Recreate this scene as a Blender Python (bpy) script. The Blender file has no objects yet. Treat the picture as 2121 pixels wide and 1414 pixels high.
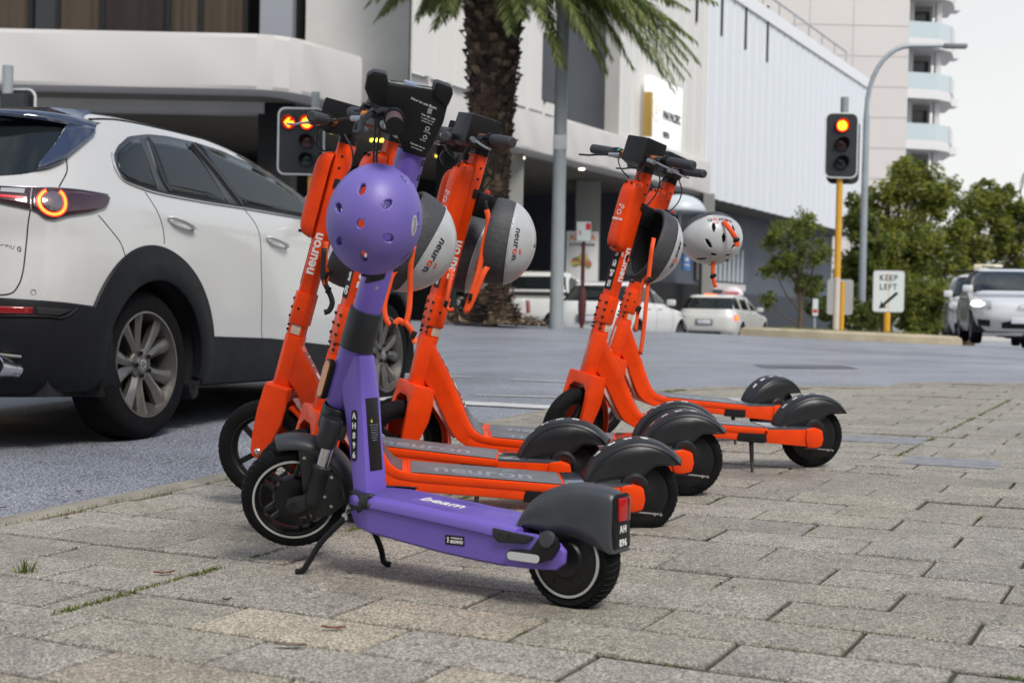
import bpy, bmesh, math, random
from mathutils import Vector, Matrix, noise
R=math.radians; PI=math.pi; TAU=2*PI
sc=bpy.context.scene
# ---------------------------------------------------------------- camera
cam_d=bpy.data.cameras.new("camera"); cam=bpy.data.objects.new("camera",cam_d); sc.collection.objects.link(cam); sc.camera=cam
PITCH,ROLL,EYE=.02095619,-.021,.68
_fw=Vector((0,math.cos(PITCH),-math.sin(PITCH))); _up=Vector((0,math.sin(PITCH),math.cos(PITCH))); _rt=Vector((1,0,0))
_R=math.cos(ROLL)*_rt-math.sin(ROLL)*_up; _U=math.sin(ROLL)*_rt+math.cos(ROLL)*_up
cam.matrix_world=Matrix(((_R.x,_U.x,-_fw.x,0),(_R.y,_U.y,-_fw.y,0),(_R.z,_U.z,-_fw.z,EYE),(0,0,0,1)))
cam_d.sensor_width=36; cam_d.lens=36*2900.5/2121; cam_d.clip_start=.05; cam_d.clip_end=2000
cam_d.dof.use_dof=True; cam_d.dof.focus_distance=4.0; cam_d.dof.aperture_fstop=5.6
# ---------------------------------------------------------------- sky and sun
SUN_EL,SUN_AZ=R(50),R(150)      # azimuth measured from +Y clockwise
w=bpy.data.worlds.new("World"); sc.world=w; w.use_nodes=True
nt=w.node_tree; nt.nodes.clear()
def N(t,**k):
    n=nt.nodes.new(t)
    for a,b in k.items(): setattr(n,a,b)
    return n
L=lambda a,b: nt.links.new(a,b)
sky=N('ShaderNodeTexSky',sky_type='NISHITA',sun_disc=False,sun_elevation=SUN_EL,sun_rotation=SUN_AZ); sky.air_density=1.2; sky.dust_density=2
mul=N('ShaderNodeVectorMath',operation='SCALE'); mul.inputs['Scale'].default_value=.13; L(sky.outputs[0],mul.inputs[0])
tc=N('ShaderNodeTexCoord'); sep=N('ShaderNodeSeparateXYZ'); L(tc.outputs['Generated'],sep.inputs[0])
mp=N('ShaderNodeMapping'); mp.inputs['Scale'].default_value=(1,1,2.2); L(tc.outputs['Generated'],mp.inputs[0])
no=N('ShaderNodeTexNoise'); no.inputs['Scale'].default_value=2.3; no.inputs['Detail'].default_value=7; no.inputs['Roughness'].default_value=.55; L(mp.outputs[0],no.inputs['Vector'])
rc=N('ShaderNodeMapRange'); rc.inputs[1].default_value=.46; rc.inputs[2].default_value=.64; L(no.outputs['Fac'],rc.inputs[0])
rz=N('ShaderNodeMapRange'); rz.inputs[1].default_value=.25; rz.inputs[2].default_value=.75; rz.inputs[3].default_value=1; rz.inputs[4].default_value=0; L(sep.outputs['Z'],rz.inputs[0])
mx=N('ShaderNodeMath',operation='MAXIMUM'); L(rc.outputs[0],mx.inputs[0]); L(rz.outputs[0],mx.inputs[1])
no2=N('ShaderNodeTexNoise'); no2.inputs['Scale'].default_value=3.1; no2.inputs['Detail'].default_value=5; L(mp.outputs[0],no2.inputs['Vector'])
cr=N('ShaderNodeMapRange'); cr.inputs[1].default_value=.3; cr.inputs[2].default_value=.7; cr.inputs[3].default_value=.70; cr.inputs[4].default_value=1.0; L(no2.outputs['Fac'],cr.inputs[0])
cc=N('ShaderNodeVectorMath',operation='SCALE'); cc.inputs[0].default_value=(.74,.78,.82); L(cr.outputs[0],cc.inputs['Scale'])
# far cloud deck is even and pale
rh=N('ShaderNodeMapRange'); rh.inputs[1].default_value=.12; rh.inputs[2].default_value=.40; rh.inputs[3].default_value=0; rh.inputs[4].default_value=1; L(sep.outputs['Z'],rh.inputs[0])
c2=N('ShaderNodeMix',data_type='RGBA'); c2.inputs[6].default_value=(.72,.73,.725,1); L(rh.outputs[0],c2.inputs[0]); L(cc.outputs[0],c2.inputs[7])
mi=N('ShaderNodeMix',data_type='RGBA'); L(mx.outputs[0],mi.inputs[0]); L(mul.outputs[0],mi.inputs[6]); L(c2.outputs[2],mi.inputs[7])
bg=N('ShaderNodeBackground'); bg.inputs[1].default_value=1.0; L(mi.outputs[2],bg.inputs[0])
wo=N('ShaderNodeOutputWorld'); L(bg.outputs[0],wo.inputs[0])
sd=bpy.data.lights.new("sun",'SUN'); sd.energy=2.2; sd.angle=R(18); sd.color=(1,.96,.9)
sun=bpy.data.objects.new("sun",sd); sc.collection.objects.link(sun)
_d=Vector((math.sin(SUN_AZ)*math.cos(SUN_EL),math.cos(SUN_AZ)*math.cos(SUN_EL),math.sin(SUN_EL)))
sun.rotation_euler=_d.to_track_quat('Z','Y').to_euler()
sc.view_settings.view_transform='Standard'; sc.view_settings.look='None'; sc.view_settings.exposure=.34; sc.view_settings.gamma=1
sc.render.engine='CYCLES'
# ---------------------------------------------------------------- materials
MT={}
def M(name,col,rough=.5,metal=0,coat=0,var=0,vs=6,bump=0,bs=60,emit=0,ecol=None,spec=.5,dirt=None,trans=0,alpha=1,stretch=None,leaf=0,chips=0):
    if name in MT: return MT[name]
    m=bpy.data.materials.new(name); m.use_nodes=True; t=m.node_tree; b=t.nodes['Principled BSDF']
    col=tuple(col)+(1,)
    b.inputs['Base Color'].default_value=col; b.inputs['Roughness'].default_value=rough; b.inputs['Metallic'].default_value=metal
    b.inputs['Coat Weight'].default_value=coat; b.inputs['Coat Roughness'].default_value=.06; b.inputs['Specular IOR Level'].default_value=spec
    if trans: b.inputs['Transmission Weight'].default_value=trans
    if alpha<1: b.inputs['Alpha'].default_value=alpha
    if emit: b.inputs['Emission Color'].default_value=tuple(ecol or col[:3])+(1,); b.inputs['Emission Strength'].default_value=emit
    def tex(scale,det=4,rg=.6):
        c=t.nodes.new('ShaderNodeTexCoord'); n=t.nodes.new('ShaderNodeTexNoise'); n.inputs['Scale'].default_value=scale; n.inputs['Detail'].default_value=det; n.inputs['Roughness'].default_value=rg
        if stretch:
            q=t.nodes.new('ShaderNodeMapping'); q.inputs['Scale'].default_value=stretch; t.links.new(c.outputs['Object'],q.inputs[0]); t.links.new(q.outputs[0],n.inputs['Vector'])
        else: t.links.new(c.outputs['Object'],n.inputs['Vector'])
        return n
    if var or dirt:
        n=tex(vs); r=t.nodes.new('ShaderNodeMapRange'); r.inputs[1].default_value=.35; r.inputs[2].default_value=.68
        t.links.new(n.outputs['Fac'],r.inputs[0])
        x=t.nodes.new('ShaderNodeMix'); x.data_type='RGBA'; x.inputs[6].default_value=col
        d=dirt or tuple(c*(1-var) for c in col[:3]); x.inputs[7].default_value=tuple(d)+(1,)
        if dirt: r.inputs[4].default_value=var or .6
        t.links.new(r.outputs[0],x.inputs[0]); t.links.new(x.outputs[2],b.inputs['Base Color'])
        rr=t.nodes.new('ShaderNodeMapRange'); rr.inputs[3].default_value=max(.02,rough-.08); rr.inputs[4].default_value=min(1,rough+.12)
        t.links.new(n.outputs['Fac'],rr.inputs[0]); t.links.new(rr.outputs[0],b.inputs['Roughness'])
    if chips:
        n=tex(chips,5,.7); r=t.nodes.new('ShaderNodeMapRange'); r.inputs[1].default_value=.685; r.inputs[2].default_value=.70; t.links.new(n.outputs['Fac'],r.inputs[0])
        x=t.nodes.new('ShaderNodeMix'); x.data_type='RGBA'; x.inputs[7].default_value=(.16,.12,.10,1); lk=b.inputs['Base Color'].links
        if lk: t.links.new(lk[0].from_socket,x.inputs[6])
        else: x.inputs[6].default_value=col
        t.links.new(r.outputs[0],x.inputs[0]); t.links.new(x.outputs[2],b.inputs['Base Color'])
    if bump:
        n=tex(bs,3); u=t.nodes.new('ShaderNodeBump'); u.inputs['Strength'].default_value=bump; u.inputs['Distance'].default_value=.004
        t.links.new(n.outputs['Fac'],u.inputs['Height']); t.links.new(u.outputs[0],b.inputs['Normal'])
    if leaf:
        tr=t.nodes.new('ShaderNodeBsdfTranslucent'); ms=t.nodes.new('ShaderNodeMixShader'); ms.inputs[0].default_value=.42; o_=t.nodes['Material Output']
        lk=b.inputs['Base Color'].links; tr.inputs[0].default_value=(min(1,col[0]*1.5),min(1,col[1]*1.6),col[2]*.9,1)
        t.links.new(b.outputs[0],ms.inputs[1]); t.links.new(tr.outputs[0],ms.inputs[2]); t.links.new(ms.outputs[0],o_.inputs[0])
    MT[name]=m; return m
# ---------------------------------------------------------------- mesh helpers
class MB:
    def __init__(s): s.v=[]; s.f=[]; s.m=[]; s.mats=[]
    def mi(s,m):
        if m not in s.mats: s.mats.append(m)
        return s.mats.index(m)
    def add(s,vs,fs,m,T=None):
        o=len(s.v); s.v+=[(T@Vector(v)) if T else Vector(v) for v in vs]; k=s.mi(m)
        s.f+=[tuple(i+o for i in f) for f in fs]; s.m+=[k]*len(fs)
    def box(s,x0,x1,y0,y1,z0,z1,m,T=None,c=0):
        if c:
            c=min(c,(x1-x0)*.49,(y1-y0)*.49,(z1-z0)*.49)
            bm=bmesh.new(); bmesh.ops.create_cube(bm,size=1)
            for v in bm.verts: v.co=Vector(((x0+x1)/2+v.co.x*(x1-x0),(y0+y1)/2+v.co.y*(y1-y0),(z0+z1)/2+v.co.z*(z1-z0)))
            bmesh.ops.bevel(bm,geom=bm.edges[:]+bm.verts[:],offset=c,segments=2,affect='EDGES',profile=.5)
            bm.verts.index_update(); s.add([v.co.copy() for v in bm.verts],[[v.index for v in f.verts] for f in bm.faces],m,T); bm.free(); return
        s.add([(x0,y0,z0),(x1,y0,z0),(x1,y1,z0),(x0,y1,z0),(x0,y0,z1),(x1,y0,z1),(x1,y1,z1),(x0,y1,z1)],
              [(0,3,2,1),(4,5,6,7),(0,1,5,4),(1,2,6,5),(2,3,7,6),(3,0,4,7)],m,T)
    def prism(s,poly,y0,y1,m,T=None,bev=0,axis='y'):
        # polygon in (x,z), extruded in y
        bm=bmesh.new()
        def P(a,b,y): return (a,y,b) if axis=='y' else ((a,b,y) if axis=='z' else (y,a,b))
        vs=[bm.verts.new(P(a,b,y0)) for a,b in poly]; f=bm.faces.new(vs)
        r=bmesh.ops.extrude_face_region(bm,geom=[f]); d=Vector(P(0,0,y1))-Vector(P(0,0,y0))
        bmesh.ops.translate(bm,verts=[e for e in r['geom'] if isinstance(e,bmesh.types.BMVert)],vec=d)
        bmesh.ops.recalc_face_normals(bm,faces=bm.faces)
        if bev:
            es=[e for e in bm.edges if len(e.link_faces)==2 and (e.link_faces[0].normal.angle(e.link_faces[1].normal,0)>R(35))]
            bmesh.ops.bevel(bm,geom=es,offset=bev,segments=2,affect='EDGES',profile=.6)
        bmesh.ops.triangulate(bm,faces=[f for f in bm.faces if len(f.verts)>4])
        bm.verts.index_update(); s.add([v.co.copy() for v in bm.verts],[[v.index for v in f.verts] for f in bm.faces],m,T); bm.free()
    def tube(s,pts,r,m,n=10,T=None,cap=True,flat=1):
        pts=[Vector(p) for p in pts]; k=len(pts); rs=r if isinstance(r,(list,tuple)) else [r]*k
        vs=[]; up=None
        for i,p in enumerate(pts):
            d=(pts[min(i+1,k-1)]-pts[max(i-1,0)]).normalized()
            if up is None: up=Vector((0,0,1)) if abs(d.z)<.9 else Vector((1,0,0))
            a=d.cross(up); a=a.normalized() if a.length>1e-6 else Vector((0,1,0)); b=a.cross(d).normalized(); up=b
            for j in range(n):
                t=TAU*j/n; vs.append(p+a*math.cos(t)*rs[i]+b*math.sin(t)*rs[i]*flat)
        fs=[(i*n+j,i*n+(j+1)%n,(i+1)*n+(j+1)%n,(i+1)*n+j) for i in range(k-1) for j in range(n)]
        if cap: fs+=[tuple(range(n))[::-1],tuple(range((k-1)*n,k*n))]
        s.add(vs,fs,m,T)
    def lathe(s,prof,m,n=32,T=None,axis='y',a0=0,a1=TAU,closed=False):
        # prof: (radius, offset along axis); angle in xz plane
        full=abs(a1-a0-TAU)<1e-6; c=n if full else n+1; k=len(prof); vs=[]
        for i in range(c):
            t=a0+(a1-a0)*i/n
            for r,y in prof:
                if axis=='y': vs.append((r*math.cos(t),y,r*math.sin(t)))
                elif axis=='z': vs.append((r*math.cos(t),r*math.sin(t),y))
                else: vs.append((y,r*math.cos(t),r*math.sin(t)))
        fs=[]; kk=k if closed else k-1
        for i in range(n):
            a=i*k; b=((i+1)%c)*k
            for j in range(kk): fs.append((a+j,a+(j+1)%k,b+(j+1)%k,b+j))
        s.add(vs,fs,m,T)
    def grid(s,rows,m,T=None,close=False):
        k=len(rows[0]); vs=[p for r in rows for p in r]
        fs=[(i*k+j,i*k+j+1,(i+1)*k+j+1,(i+1)*k+j) for i in range(len(rows)-1) for j in range(k-1)]
        if close: fs+=[((i+1)*k-1,i*k,(i+1)*k,(i+2)*k-1) for i in range(len(rows)-1)]
        s.add(vs,fs,m,T)
    def build(s,name,parent=None,smooth=30,merge=True,solid=0,bevel=0,subd=0,loc=None):
        me=bpy.data.meshes.new(name); me.from_pydata([tuple(v) for v in s.v],[],s.f)
        for m in s.mats: me.materials.append(m)
        me.polygons.foreach_set('material_index',s.m)
        bm=bmesh.new(); bm.from_mesh(me)
        if merge: bmesh.ops.remove_doubles(bm,verts=bm.verts,dist=1e-5)
        bmesh.ops.recalc_face_normals(bm,faces=bm.faces)
        if smooth:
            for f in bm.faces: f.smooth=True
            for e in bm.edges:
                if len(e.link_faces)==2 and e.link_faces[0].normal.angle(e.link_faces[1].normal,0)>R(smooth): e.smooth=False
        bm.to_mesh(me); bm.free()
        o=bpy.data.objects.new(name,me); sc.collection.objects.link(o)
        if parent: o.parent=parent
        if loc is not None: o.location=loc
        if solid: q=o.modifiers.new('s','SOLIDIFY'); q.thickness=solid; q.offset=0
        if bevel: q=o.modifiers.new('b','BEVEL'); q.width=bevel; q.segments=2; q.limit_method='ANGLE'; q.angle_limit=R(40)
        if subd: q=o.modifiers.new('d','SUBSURF'); q.levels=subd; q.render_levels=subd
        return o
def tag(o,label,cat=None,group=None,kind=None):
    if label: o['label']=label
    if cat: o['category']=cat
    if group: o['group']=group
    if kind: o['kind']=kind
    return o
def thing(name,label,cat,loc=(0,0,0),rz=0,group=None,mat=None):
    o=bpy.data.objects.new(name,None); sc.collection.objects.link(o); o.empty_display_size=.2
    if mat is not None: o.matrix_world=mat
    else: o.location=loc; o.rotation_euler=(0,0,rz)
    return tag(o,label,cat,group)
def copy_tree(o,parent=None):
    c=o.copy(); sc.collection.objects.link(c); c.parent=parent
    for ch in list(o.children): copy_tree(ch,c)
    return c
def text(name,s,size,m,parent,T,depth=.0006,bold=0,sx=1,space=1,align='CENTER',mb=None):
    cu=bpy.data.curves.new(name,'FONT'); cu.body=s; cu.size=size; cu.extrude=depth; cu.align_x=align; cu.align_y='CENTER'; cu.space_character=space; cu.offset=bold; cu.resolution_u=3
    tmp=bpy.data.objects.new(name+'_t',cu); sc.collection.objects.link(tmp)
    dg=bpy.context.evaluated_depsgraph_get(); dg.update(); me=bpy.data.meshes.new_from_object(tmp.evaluated_get(dg)); 
    bpy.data.objects.remove(tmp); bpy.data.curves.remove(cu)
    me.transform(T@Matrix.Diagonal((sx,1,1,1)))
    if mb is not None:
        mb.add([v.co.copy() for v in me.vertices],[tuple(p.vertices) for p in me.polygons],m); bpy.data.meshes.remove(me); return None
    me.materials.clear(); me.materials.append(m); me.name=name
    o=bpy.data.objects.new(name,me); sc.collection.objects.link(o)
    if parent: o.parent=parent
    return o
def frame(o,x,y):   # matrix with text-right = x, text-up = y at origin o
    x=Vector(x).normalized(); y=Vector(y); y=(y-x*y.dot(x)).normalized(); z=x.cross(y)
    return Matrix(((x.x,y.x,z.x,o[0]),(x.y,y.y,z.y,o[1]),(x.z,y.z,z.z,o[2]),(0,0,0,1)))
def lerp(a,b,t): return a+(b-a)*t
def interp(tab,x):
    if x<=tab[0][0]: return tab[0][1]
    for (a,b),(c,d) in zip(tab,tab[1:]):
        if x<=c: return b+(d-b)*(x-a)/(c-a)
    return tab[-1][1]
def smooth_tab(tab,n=6):
    out=[]
    for i in range(len(tab)-1):
        p0=tab[max(i-1,0)];p1=tab[i];p2=tab[i+1];p3=tab[min(i+2,len(tab)-1)]
        for k in range(n):
            t=k/n; out.append(tuple(.5*(2*p1[a]+(p2[a]-p0[a])*t+(2*p0[a]-5*p1[a]+4*p2[a]-p3[a])*t*t+(-p0[a]+3*p1[a]-3*p2[a]+p3[a])*t**3) for a in range(len(p1))))
    return out+[tuple(tab[-1])]
# footpath plane, measured in a frame rolled about the view axis and turned upright here
RB=Matrix.Translation((0,0,EYE))@Matrix.Rotation(.04043,4,_fw*-1)@Matrix.Translation((0,0,-EYE))
def gz0(x,y): return -.0252*x+.0192*y
_n=(RB.to_3x3()@Vector((.0252,-.0192,1))); _p=RB@Vector((0,4,gz0(0,4)))
PA,PB=-_n.x/_n.z,-_n.y/_n.z; PC=_p.z-PA*_p.x-PB*_p.y
def F2(x,y): q=RB@Vector((x,y,gz0(x,y))); return (q.x,q.y)
def gz(x,y):          # footpath and road near the camera, the crest of the road, and the fall beyond it
    x=max(-14,min(16,x)); yy=max(-6,y); k=max(0,min(1,(yy-9.5)/13)); k=k*k*(3-2*k)
    z=lerp(PA,-.024,k)*x+lerp(PC+PB*min(yy,24),.475*min(yy,24)/24,k)
    if yy>24:
        d=min(yy,27)-24; z+=.0192*d-.0592*d*d/6
        if yy>27: q=max(0,min(1,(x-3)/3)); z+=lerp(-.10,-.034,q)*(min(yy,42)-27); z=max(z,lerp(-.08,-9,min(1,q*3)))
        if yy>42: z+=-.02*(min(yy,70)-42)
    return z
# ---------------------------------------------------------------- ground
random.seed(4)
asph=M('asphalt',(.115,.12,.13),.5); 
def make_asphalt(m):
    t=m.node_tree; b=t.nodes['Principled BSDF']; c=t.nodes.new('ShaderNodeTexCoord')
    def nz(s,d=2,r=.6):
        n=t.nodes.new('ShaderNodeTexNoise'); n.inputs['Scale'].default_value=s; n.inputs['Detail'].default_value=d; n.inputs['Roughness'].default_value=r; t.links.new(c.outputs['Object'],n.inputs['Vector']); return n
    def rg(n,a,b_,c_,d_):
        r=t.nodes.new('ShaderNodeMapRange'); [setattr(r.inputs[i],'default_value',v) for i,v in zip((1,2,3,4),(a,b_,c_,d_))]; t.links.new(n.outputs[0],r.inputs[0]); return r
    v=t.nodes.new('ShaderNodeTexVoronoi'); v.inputs['Scale'].default_value=95; t.links.new(c.outputs['Object'],v.inputs['Vector'])
    s1=rg(v,0,.6,1.7,.40); s2=rg(nz(.8,5),.3,.7,.8,1.25)
    mu=t.nodes.new('ShaderNodeMath'); mu.operation='MULTIPLY'; t.links.new(s1.outputs[0],mu.inputs[0]); t.links.new(s2.outputs[0],mu.inputs[1])
    vm=t.nodes.new('ShaderNodeVectorMath'); vm.operation='SCALE'; vm.inputs[0].default_value=(.35,.37,.42); t.links.new(mu.outputs[0],vm.inputs['Scale']); t.links.new(vm.outputs[0],b.inputs['Base Color'])
    r=rg(nz(1.3,4),.35,.7,.28,.52); t.links.new(r.outputs[0],b.inputs['Roughness'])
    bu=t.nodes.new('ShaderNodeBump'); bu.inputs['Strength'].default_value=.7; bu.inputs['Distance'].default_value=.008; t.links.new(v.outputs[0],bu.inputs['Height']); t.links.new(bu.outputs[0],b.inputs['Normal'])
make_asphalt(asph)
ys=[-8+i*1.0 for i in range(30)]+[22+i*.5 for i in range(16)]+[30+i*2.5 for i in range(12)]+[62+i*20 for i in range(12)]+[600,1500]
xs=[-1200,-400,-120,-60,-30]+[-22+i*1.0 for i in range(46)]+[30,60,120,400,1200]
mb=MB(); mb.grid([[(x,y,gz(x,y)-.035) for x in xs] for y in ys],asph)
tag(mb.build('road',smooth=40),None,kind='structure')
# paving slabs: course direction u (-26.5 deg), across v (63.5 deg)
UA=R(-26.5); U=Vector((math.cos(UA),math.sin(UA),0)); V=Vector((-math.sin(UA),math.cos(UA),0))
A0=Vector(F2(.687,2.757)+(0,))
EDGE=[(-2.9,.62),(-1.45,3.87),(-1.0,4.85),(.42,7.95),(.78,8.75),(1.15,9.2),(1.9,9.45),(2.62,9.50),(2.85,9.86),(3.6,9.87),(6,9.75),(11,9.4),(14,7),(14,-4),(-4.4,-4),(-2.9,.62)]
EDGE=[F2(x,y) for x,y in EDGE]
def inside(x,y,P=EDGE):
    c=False
    for (x1,y1),(x2,y2) in zip(P,P[1:]):
        if (y1>y)!=(y2>y) and x<(x2-x1)*(y-y1)/(y2-y1)+x1: c=not c
    return c
def pv_mat():
    m=M('paver',(.3,.29,.27),.75); t=m.node_tree; b=t.nodes['Principled BSDF']; c=t.nodes.new('ShaderNodeTexCoord')
    def nz(s,d=2,r=.6):
        n=t.nodes.new('ShaderNodeTexNoise'); n.inputs['Scale'].default_value=s; n.inputs['Detail'].default_value=d; n.inputs['Roughness'].default_value=r; t.links.new(c.outputs['Object'],n.inputs['Vector']); return n
    v=t.nodes.new('ShaderNodeTexVoronoi'); v.inputs['Scale'].default_value=300; t.links.new(c.outputs['Object'],v.inputs['Vector'])
    ra=t.nodes.new('ShaderNodeValToRGB'); e=ra.color_ramp.elements; e[0].position=0; e[0].color=(.10,.10,.095,1); e[1].position=1; e[1].color=(.50,.48,.44,1)
    for p,q in ((.3,(.17,.167,.155)),(.5,(.25,.243,.22)),(.72,(.34,.325,.29))):
        k=e.new(p); k.color=q+(1,)
    sx=t.nodes.new('ShaderNodeSeparateColor'); t.links.new(v.outputs['Color'],sx.inputs[0]); t.links.new(sx.outputs[0],ra.inputs[0])
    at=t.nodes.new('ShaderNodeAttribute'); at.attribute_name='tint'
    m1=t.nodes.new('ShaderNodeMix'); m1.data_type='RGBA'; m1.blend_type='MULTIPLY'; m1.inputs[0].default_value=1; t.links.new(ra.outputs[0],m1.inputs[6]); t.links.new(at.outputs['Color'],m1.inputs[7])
    # stains and damp
    n1=nz(1.1,6,.7); r1=t.nodes.new('ShaderNodeMapRange'); [setattr(r1.inputs[i],'default_value',q) for i,q in zip((1,2,3,4),(.52,.72,0,.66))]; t.links.new(n1.outputs[0],r1.inputs[0])
    m2=t.nodes.new('ShaderNodeMix'); m2.data_type='RGBA'; m2.inputs[7].default_value=(.10,.088,.07,1); t.links.new(r1.outputs[0],m2.inputs[0]); t.links.new(m1.outputs[2],m2.inputs[6])
    n4=nz(9,5,.7); r4=t.nodes.new('ShaderNodeMapRange'); [setattr(r4.inputs[i],'default_value',q) for i,q in zip((1,2,3,4),(.35,.7,1.12,.84))]; t.links.new(n4.outputs[0],r4.inputs[0])
    m3=t.nodes.new('ShaderNodeVectorMath'); m3.operation='SCALE'; t.links.new(m2.outputs[2],m3.inputs[0]); t.links.new(r4.outputs[0],m3.inputs['Scale'])
    n5=nz(26,3,.5); r5=t.nodes.new('ShaderNodeMapRange'); [setattr(r5.inputs[i],'default_value',q) for i,q in zip((1,2,3,4),(.66,.69,0,.6))]; t.links.new(n5.outputs[0],r5.inputs[0])
    m4=t.nodes.new('ShaderNodeMix'); m4.data_type='RGBA'; m4.inputs[7].default_value=(.09,.082,.07,1); t.links.new(r5.outputs[0],m4.inputs[0]); t.links.new(m3.outputs[0],m4.inputs[6])
    t.links.new(m4.outputs[2],b.inputs['Base Color'])
    r2=t.nodes.new('ShaderNodeMapRange'); [setattr(r2.inputs[i],'default_value',q) for i,q in zip((1,2,3,4),(.45,.7,.78,.42))]; t.links.new(n1.outputs[0],r2.inputs[0]); t.links.new(r2.outputs[0],b.inputs['Roughness'])
    bu=t.nodes.new('ShaderNodeBump'); bu.inputs['Strength'].default_value=.45; bu.inputs['Distance'].default_value=.0025; t.links.new(sx.outputs[0],bu.inputs['Height']); t.links.new(bu.outputs[0],b.inputs['Normal'])
    return m
pvm=pv_mat()
vs=[];fs=[];cols=[]
moss=[]   # joint segments that carry moss
LP,WP,J=.400,.200,.0065
for j in range(-42,46):
    off=.5 if j%2 else 0
    rowdrift=.004*math.sin(j*1.7)
    for i in range(-22,36):
        u0=(i+off)*LP+rowdrift; v0=-(j+1)*WP
        c=A0+U*(u0-LP/2)+V*(v0+WP/2)
        if c.y<.9 or c.x<-4 or c.x>11: continue
        if c.y>0 and abs(c.x)>c.y*.62+1.2: continue
        corners=[A0+U*(u0-LP+J/2+random.uniform(-.001,.002))+V*(v0+J/2),A0+U*(u0-J/2)+V*(v0+J/2),A0+U*(u0-J/2)+V*(v0+WP-J/2),A0+U*(u0-LP+J/2)+V*(v0+WP-J/2)]
        nin=sum(inside(q.x,q.y) for q in corners)
        if nin==0: continue
        if nin<4:
            for k in (0,1,2,3):
                q=corners[k]
                if not inside(q.x,q.y):
                    m_=corners[{0:1,1:0,2:3,3:2}[k]]
                    if not inside(m_.x,m_.y): m_=corners[{0:3,3:0,1:2,2:1}[k]]
                    lo,hi=0.,1.
                    for _ in range(14):
                        md=(lo+hi)/2; r_=m_.lerp(q,md)
                        if inside(r_.x,r_.y): lo=md
                        else: hi=md
                    corners[k]=m_.lerp(q,max(0,lo-.01))
            if (corners[0]-corners[1]).length<.02 or (corners[3]-corners[2]).length<.004: continue
        h=random.gauss(0,.0014); tx,ty=random.gauss(0,.003),random.gauss(0,.006)
        if random.random()<.06: h-=.003
        o=len(vs); be=.005
        cu=sum((q for q in corners),Vector())/4
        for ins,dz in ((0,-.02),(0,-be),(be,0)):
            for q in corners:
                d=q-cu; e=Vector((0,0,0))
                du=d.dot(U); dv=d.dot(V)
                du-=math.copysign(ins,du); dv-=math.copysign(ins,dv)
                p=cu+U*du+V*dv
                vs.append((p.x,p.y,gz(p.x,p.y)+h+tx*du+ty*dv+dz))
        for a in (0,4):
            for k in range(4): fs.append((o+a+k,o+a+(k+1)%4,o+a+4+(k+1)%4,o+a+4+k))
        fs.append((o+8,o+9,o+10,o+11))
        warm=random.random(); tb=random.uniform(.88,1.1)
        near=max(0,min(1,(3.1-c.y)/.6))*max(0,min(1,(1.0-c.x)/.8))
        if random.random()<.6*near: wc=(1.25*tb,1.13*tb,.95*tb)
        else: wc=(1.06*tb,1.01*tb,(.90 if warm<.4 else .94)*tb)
        cols+=[tuple(.50*q for q in wc)]*8+[wc]*4  # slab rims tinted darker: edge grime plus joint-edge shadow put into the colour
        if random.random()<.30: moss.append((A0+U*(u0)+V*v0,A0+U*(u0)+V*(v0+WP)))
        if random.random()<.13: moss.append((A0+U*(u0-LP)+V*v0,A0+U*(u0)+V*v0))
me=bpy.data.meshes.new('pavement'); me.from_pydata(vs,[],fs); me.materials.append(pvm)
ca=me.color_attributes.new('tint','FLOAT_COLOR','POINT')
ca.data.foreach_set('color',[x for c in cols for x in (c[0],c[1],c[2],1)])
o=bpy.data.objects.new('pavement',me); sc.collection.objects.link(o); tag(o,None,kind='structure')
# bedding sand in the joints, one sheet just below the slab tops
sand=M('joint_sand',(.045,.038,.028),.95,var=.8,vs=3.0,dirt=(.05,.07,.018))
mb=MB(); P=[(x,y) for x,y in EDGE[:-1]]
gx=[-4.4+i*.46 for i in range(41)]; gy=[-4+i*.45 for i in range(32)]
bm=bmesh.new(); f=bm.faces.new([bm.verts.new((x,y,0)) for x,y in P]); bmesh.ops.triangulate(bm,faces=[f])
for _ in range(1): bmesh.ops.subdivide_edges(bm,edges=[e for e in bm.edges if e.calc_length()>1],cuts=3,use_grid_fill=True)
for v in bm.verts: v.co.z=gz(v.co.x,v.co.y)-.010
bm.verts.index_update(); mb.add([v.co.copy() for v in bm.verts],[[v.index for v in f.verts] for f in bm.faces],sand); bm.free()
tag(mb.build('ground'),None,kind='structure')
# kerb
conc=M('kerb_concrete',(.30,.27,.22),.85,var=.35,vs=9,bump=.5,bs=120)
mb=MB(); pts=smooth_tab([(x,y) for x,y in EDGE[:12]],5); rows=[]
for i,(x,y) in enumerate(pts):
    a=Vector(pts[max(i-1,0)]);b=Vector(pts[min(i+1,len(pts)-1)]); d=(b-a).normalized(); n=Vector((-d.y,d.x)) # outward (road side)
    wig=.004*math.sin(i*2.1)
    r=[]
    for off,z in ((-.012,-.03),(-.012,.002+wig*.3),(0,.006),(.085,.006),(.118,-.002),(.135,-.02),(.14,-.14)):
        px,py=x+n.x*(off+wig),y+n.y*(off+wig); r.append((px,py,gz(px,py)+z))
    rows.append(r)
mb.grid(rows,conc); tag(mb.build('kerb',smooth=25),None,kind='structure')
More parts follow.
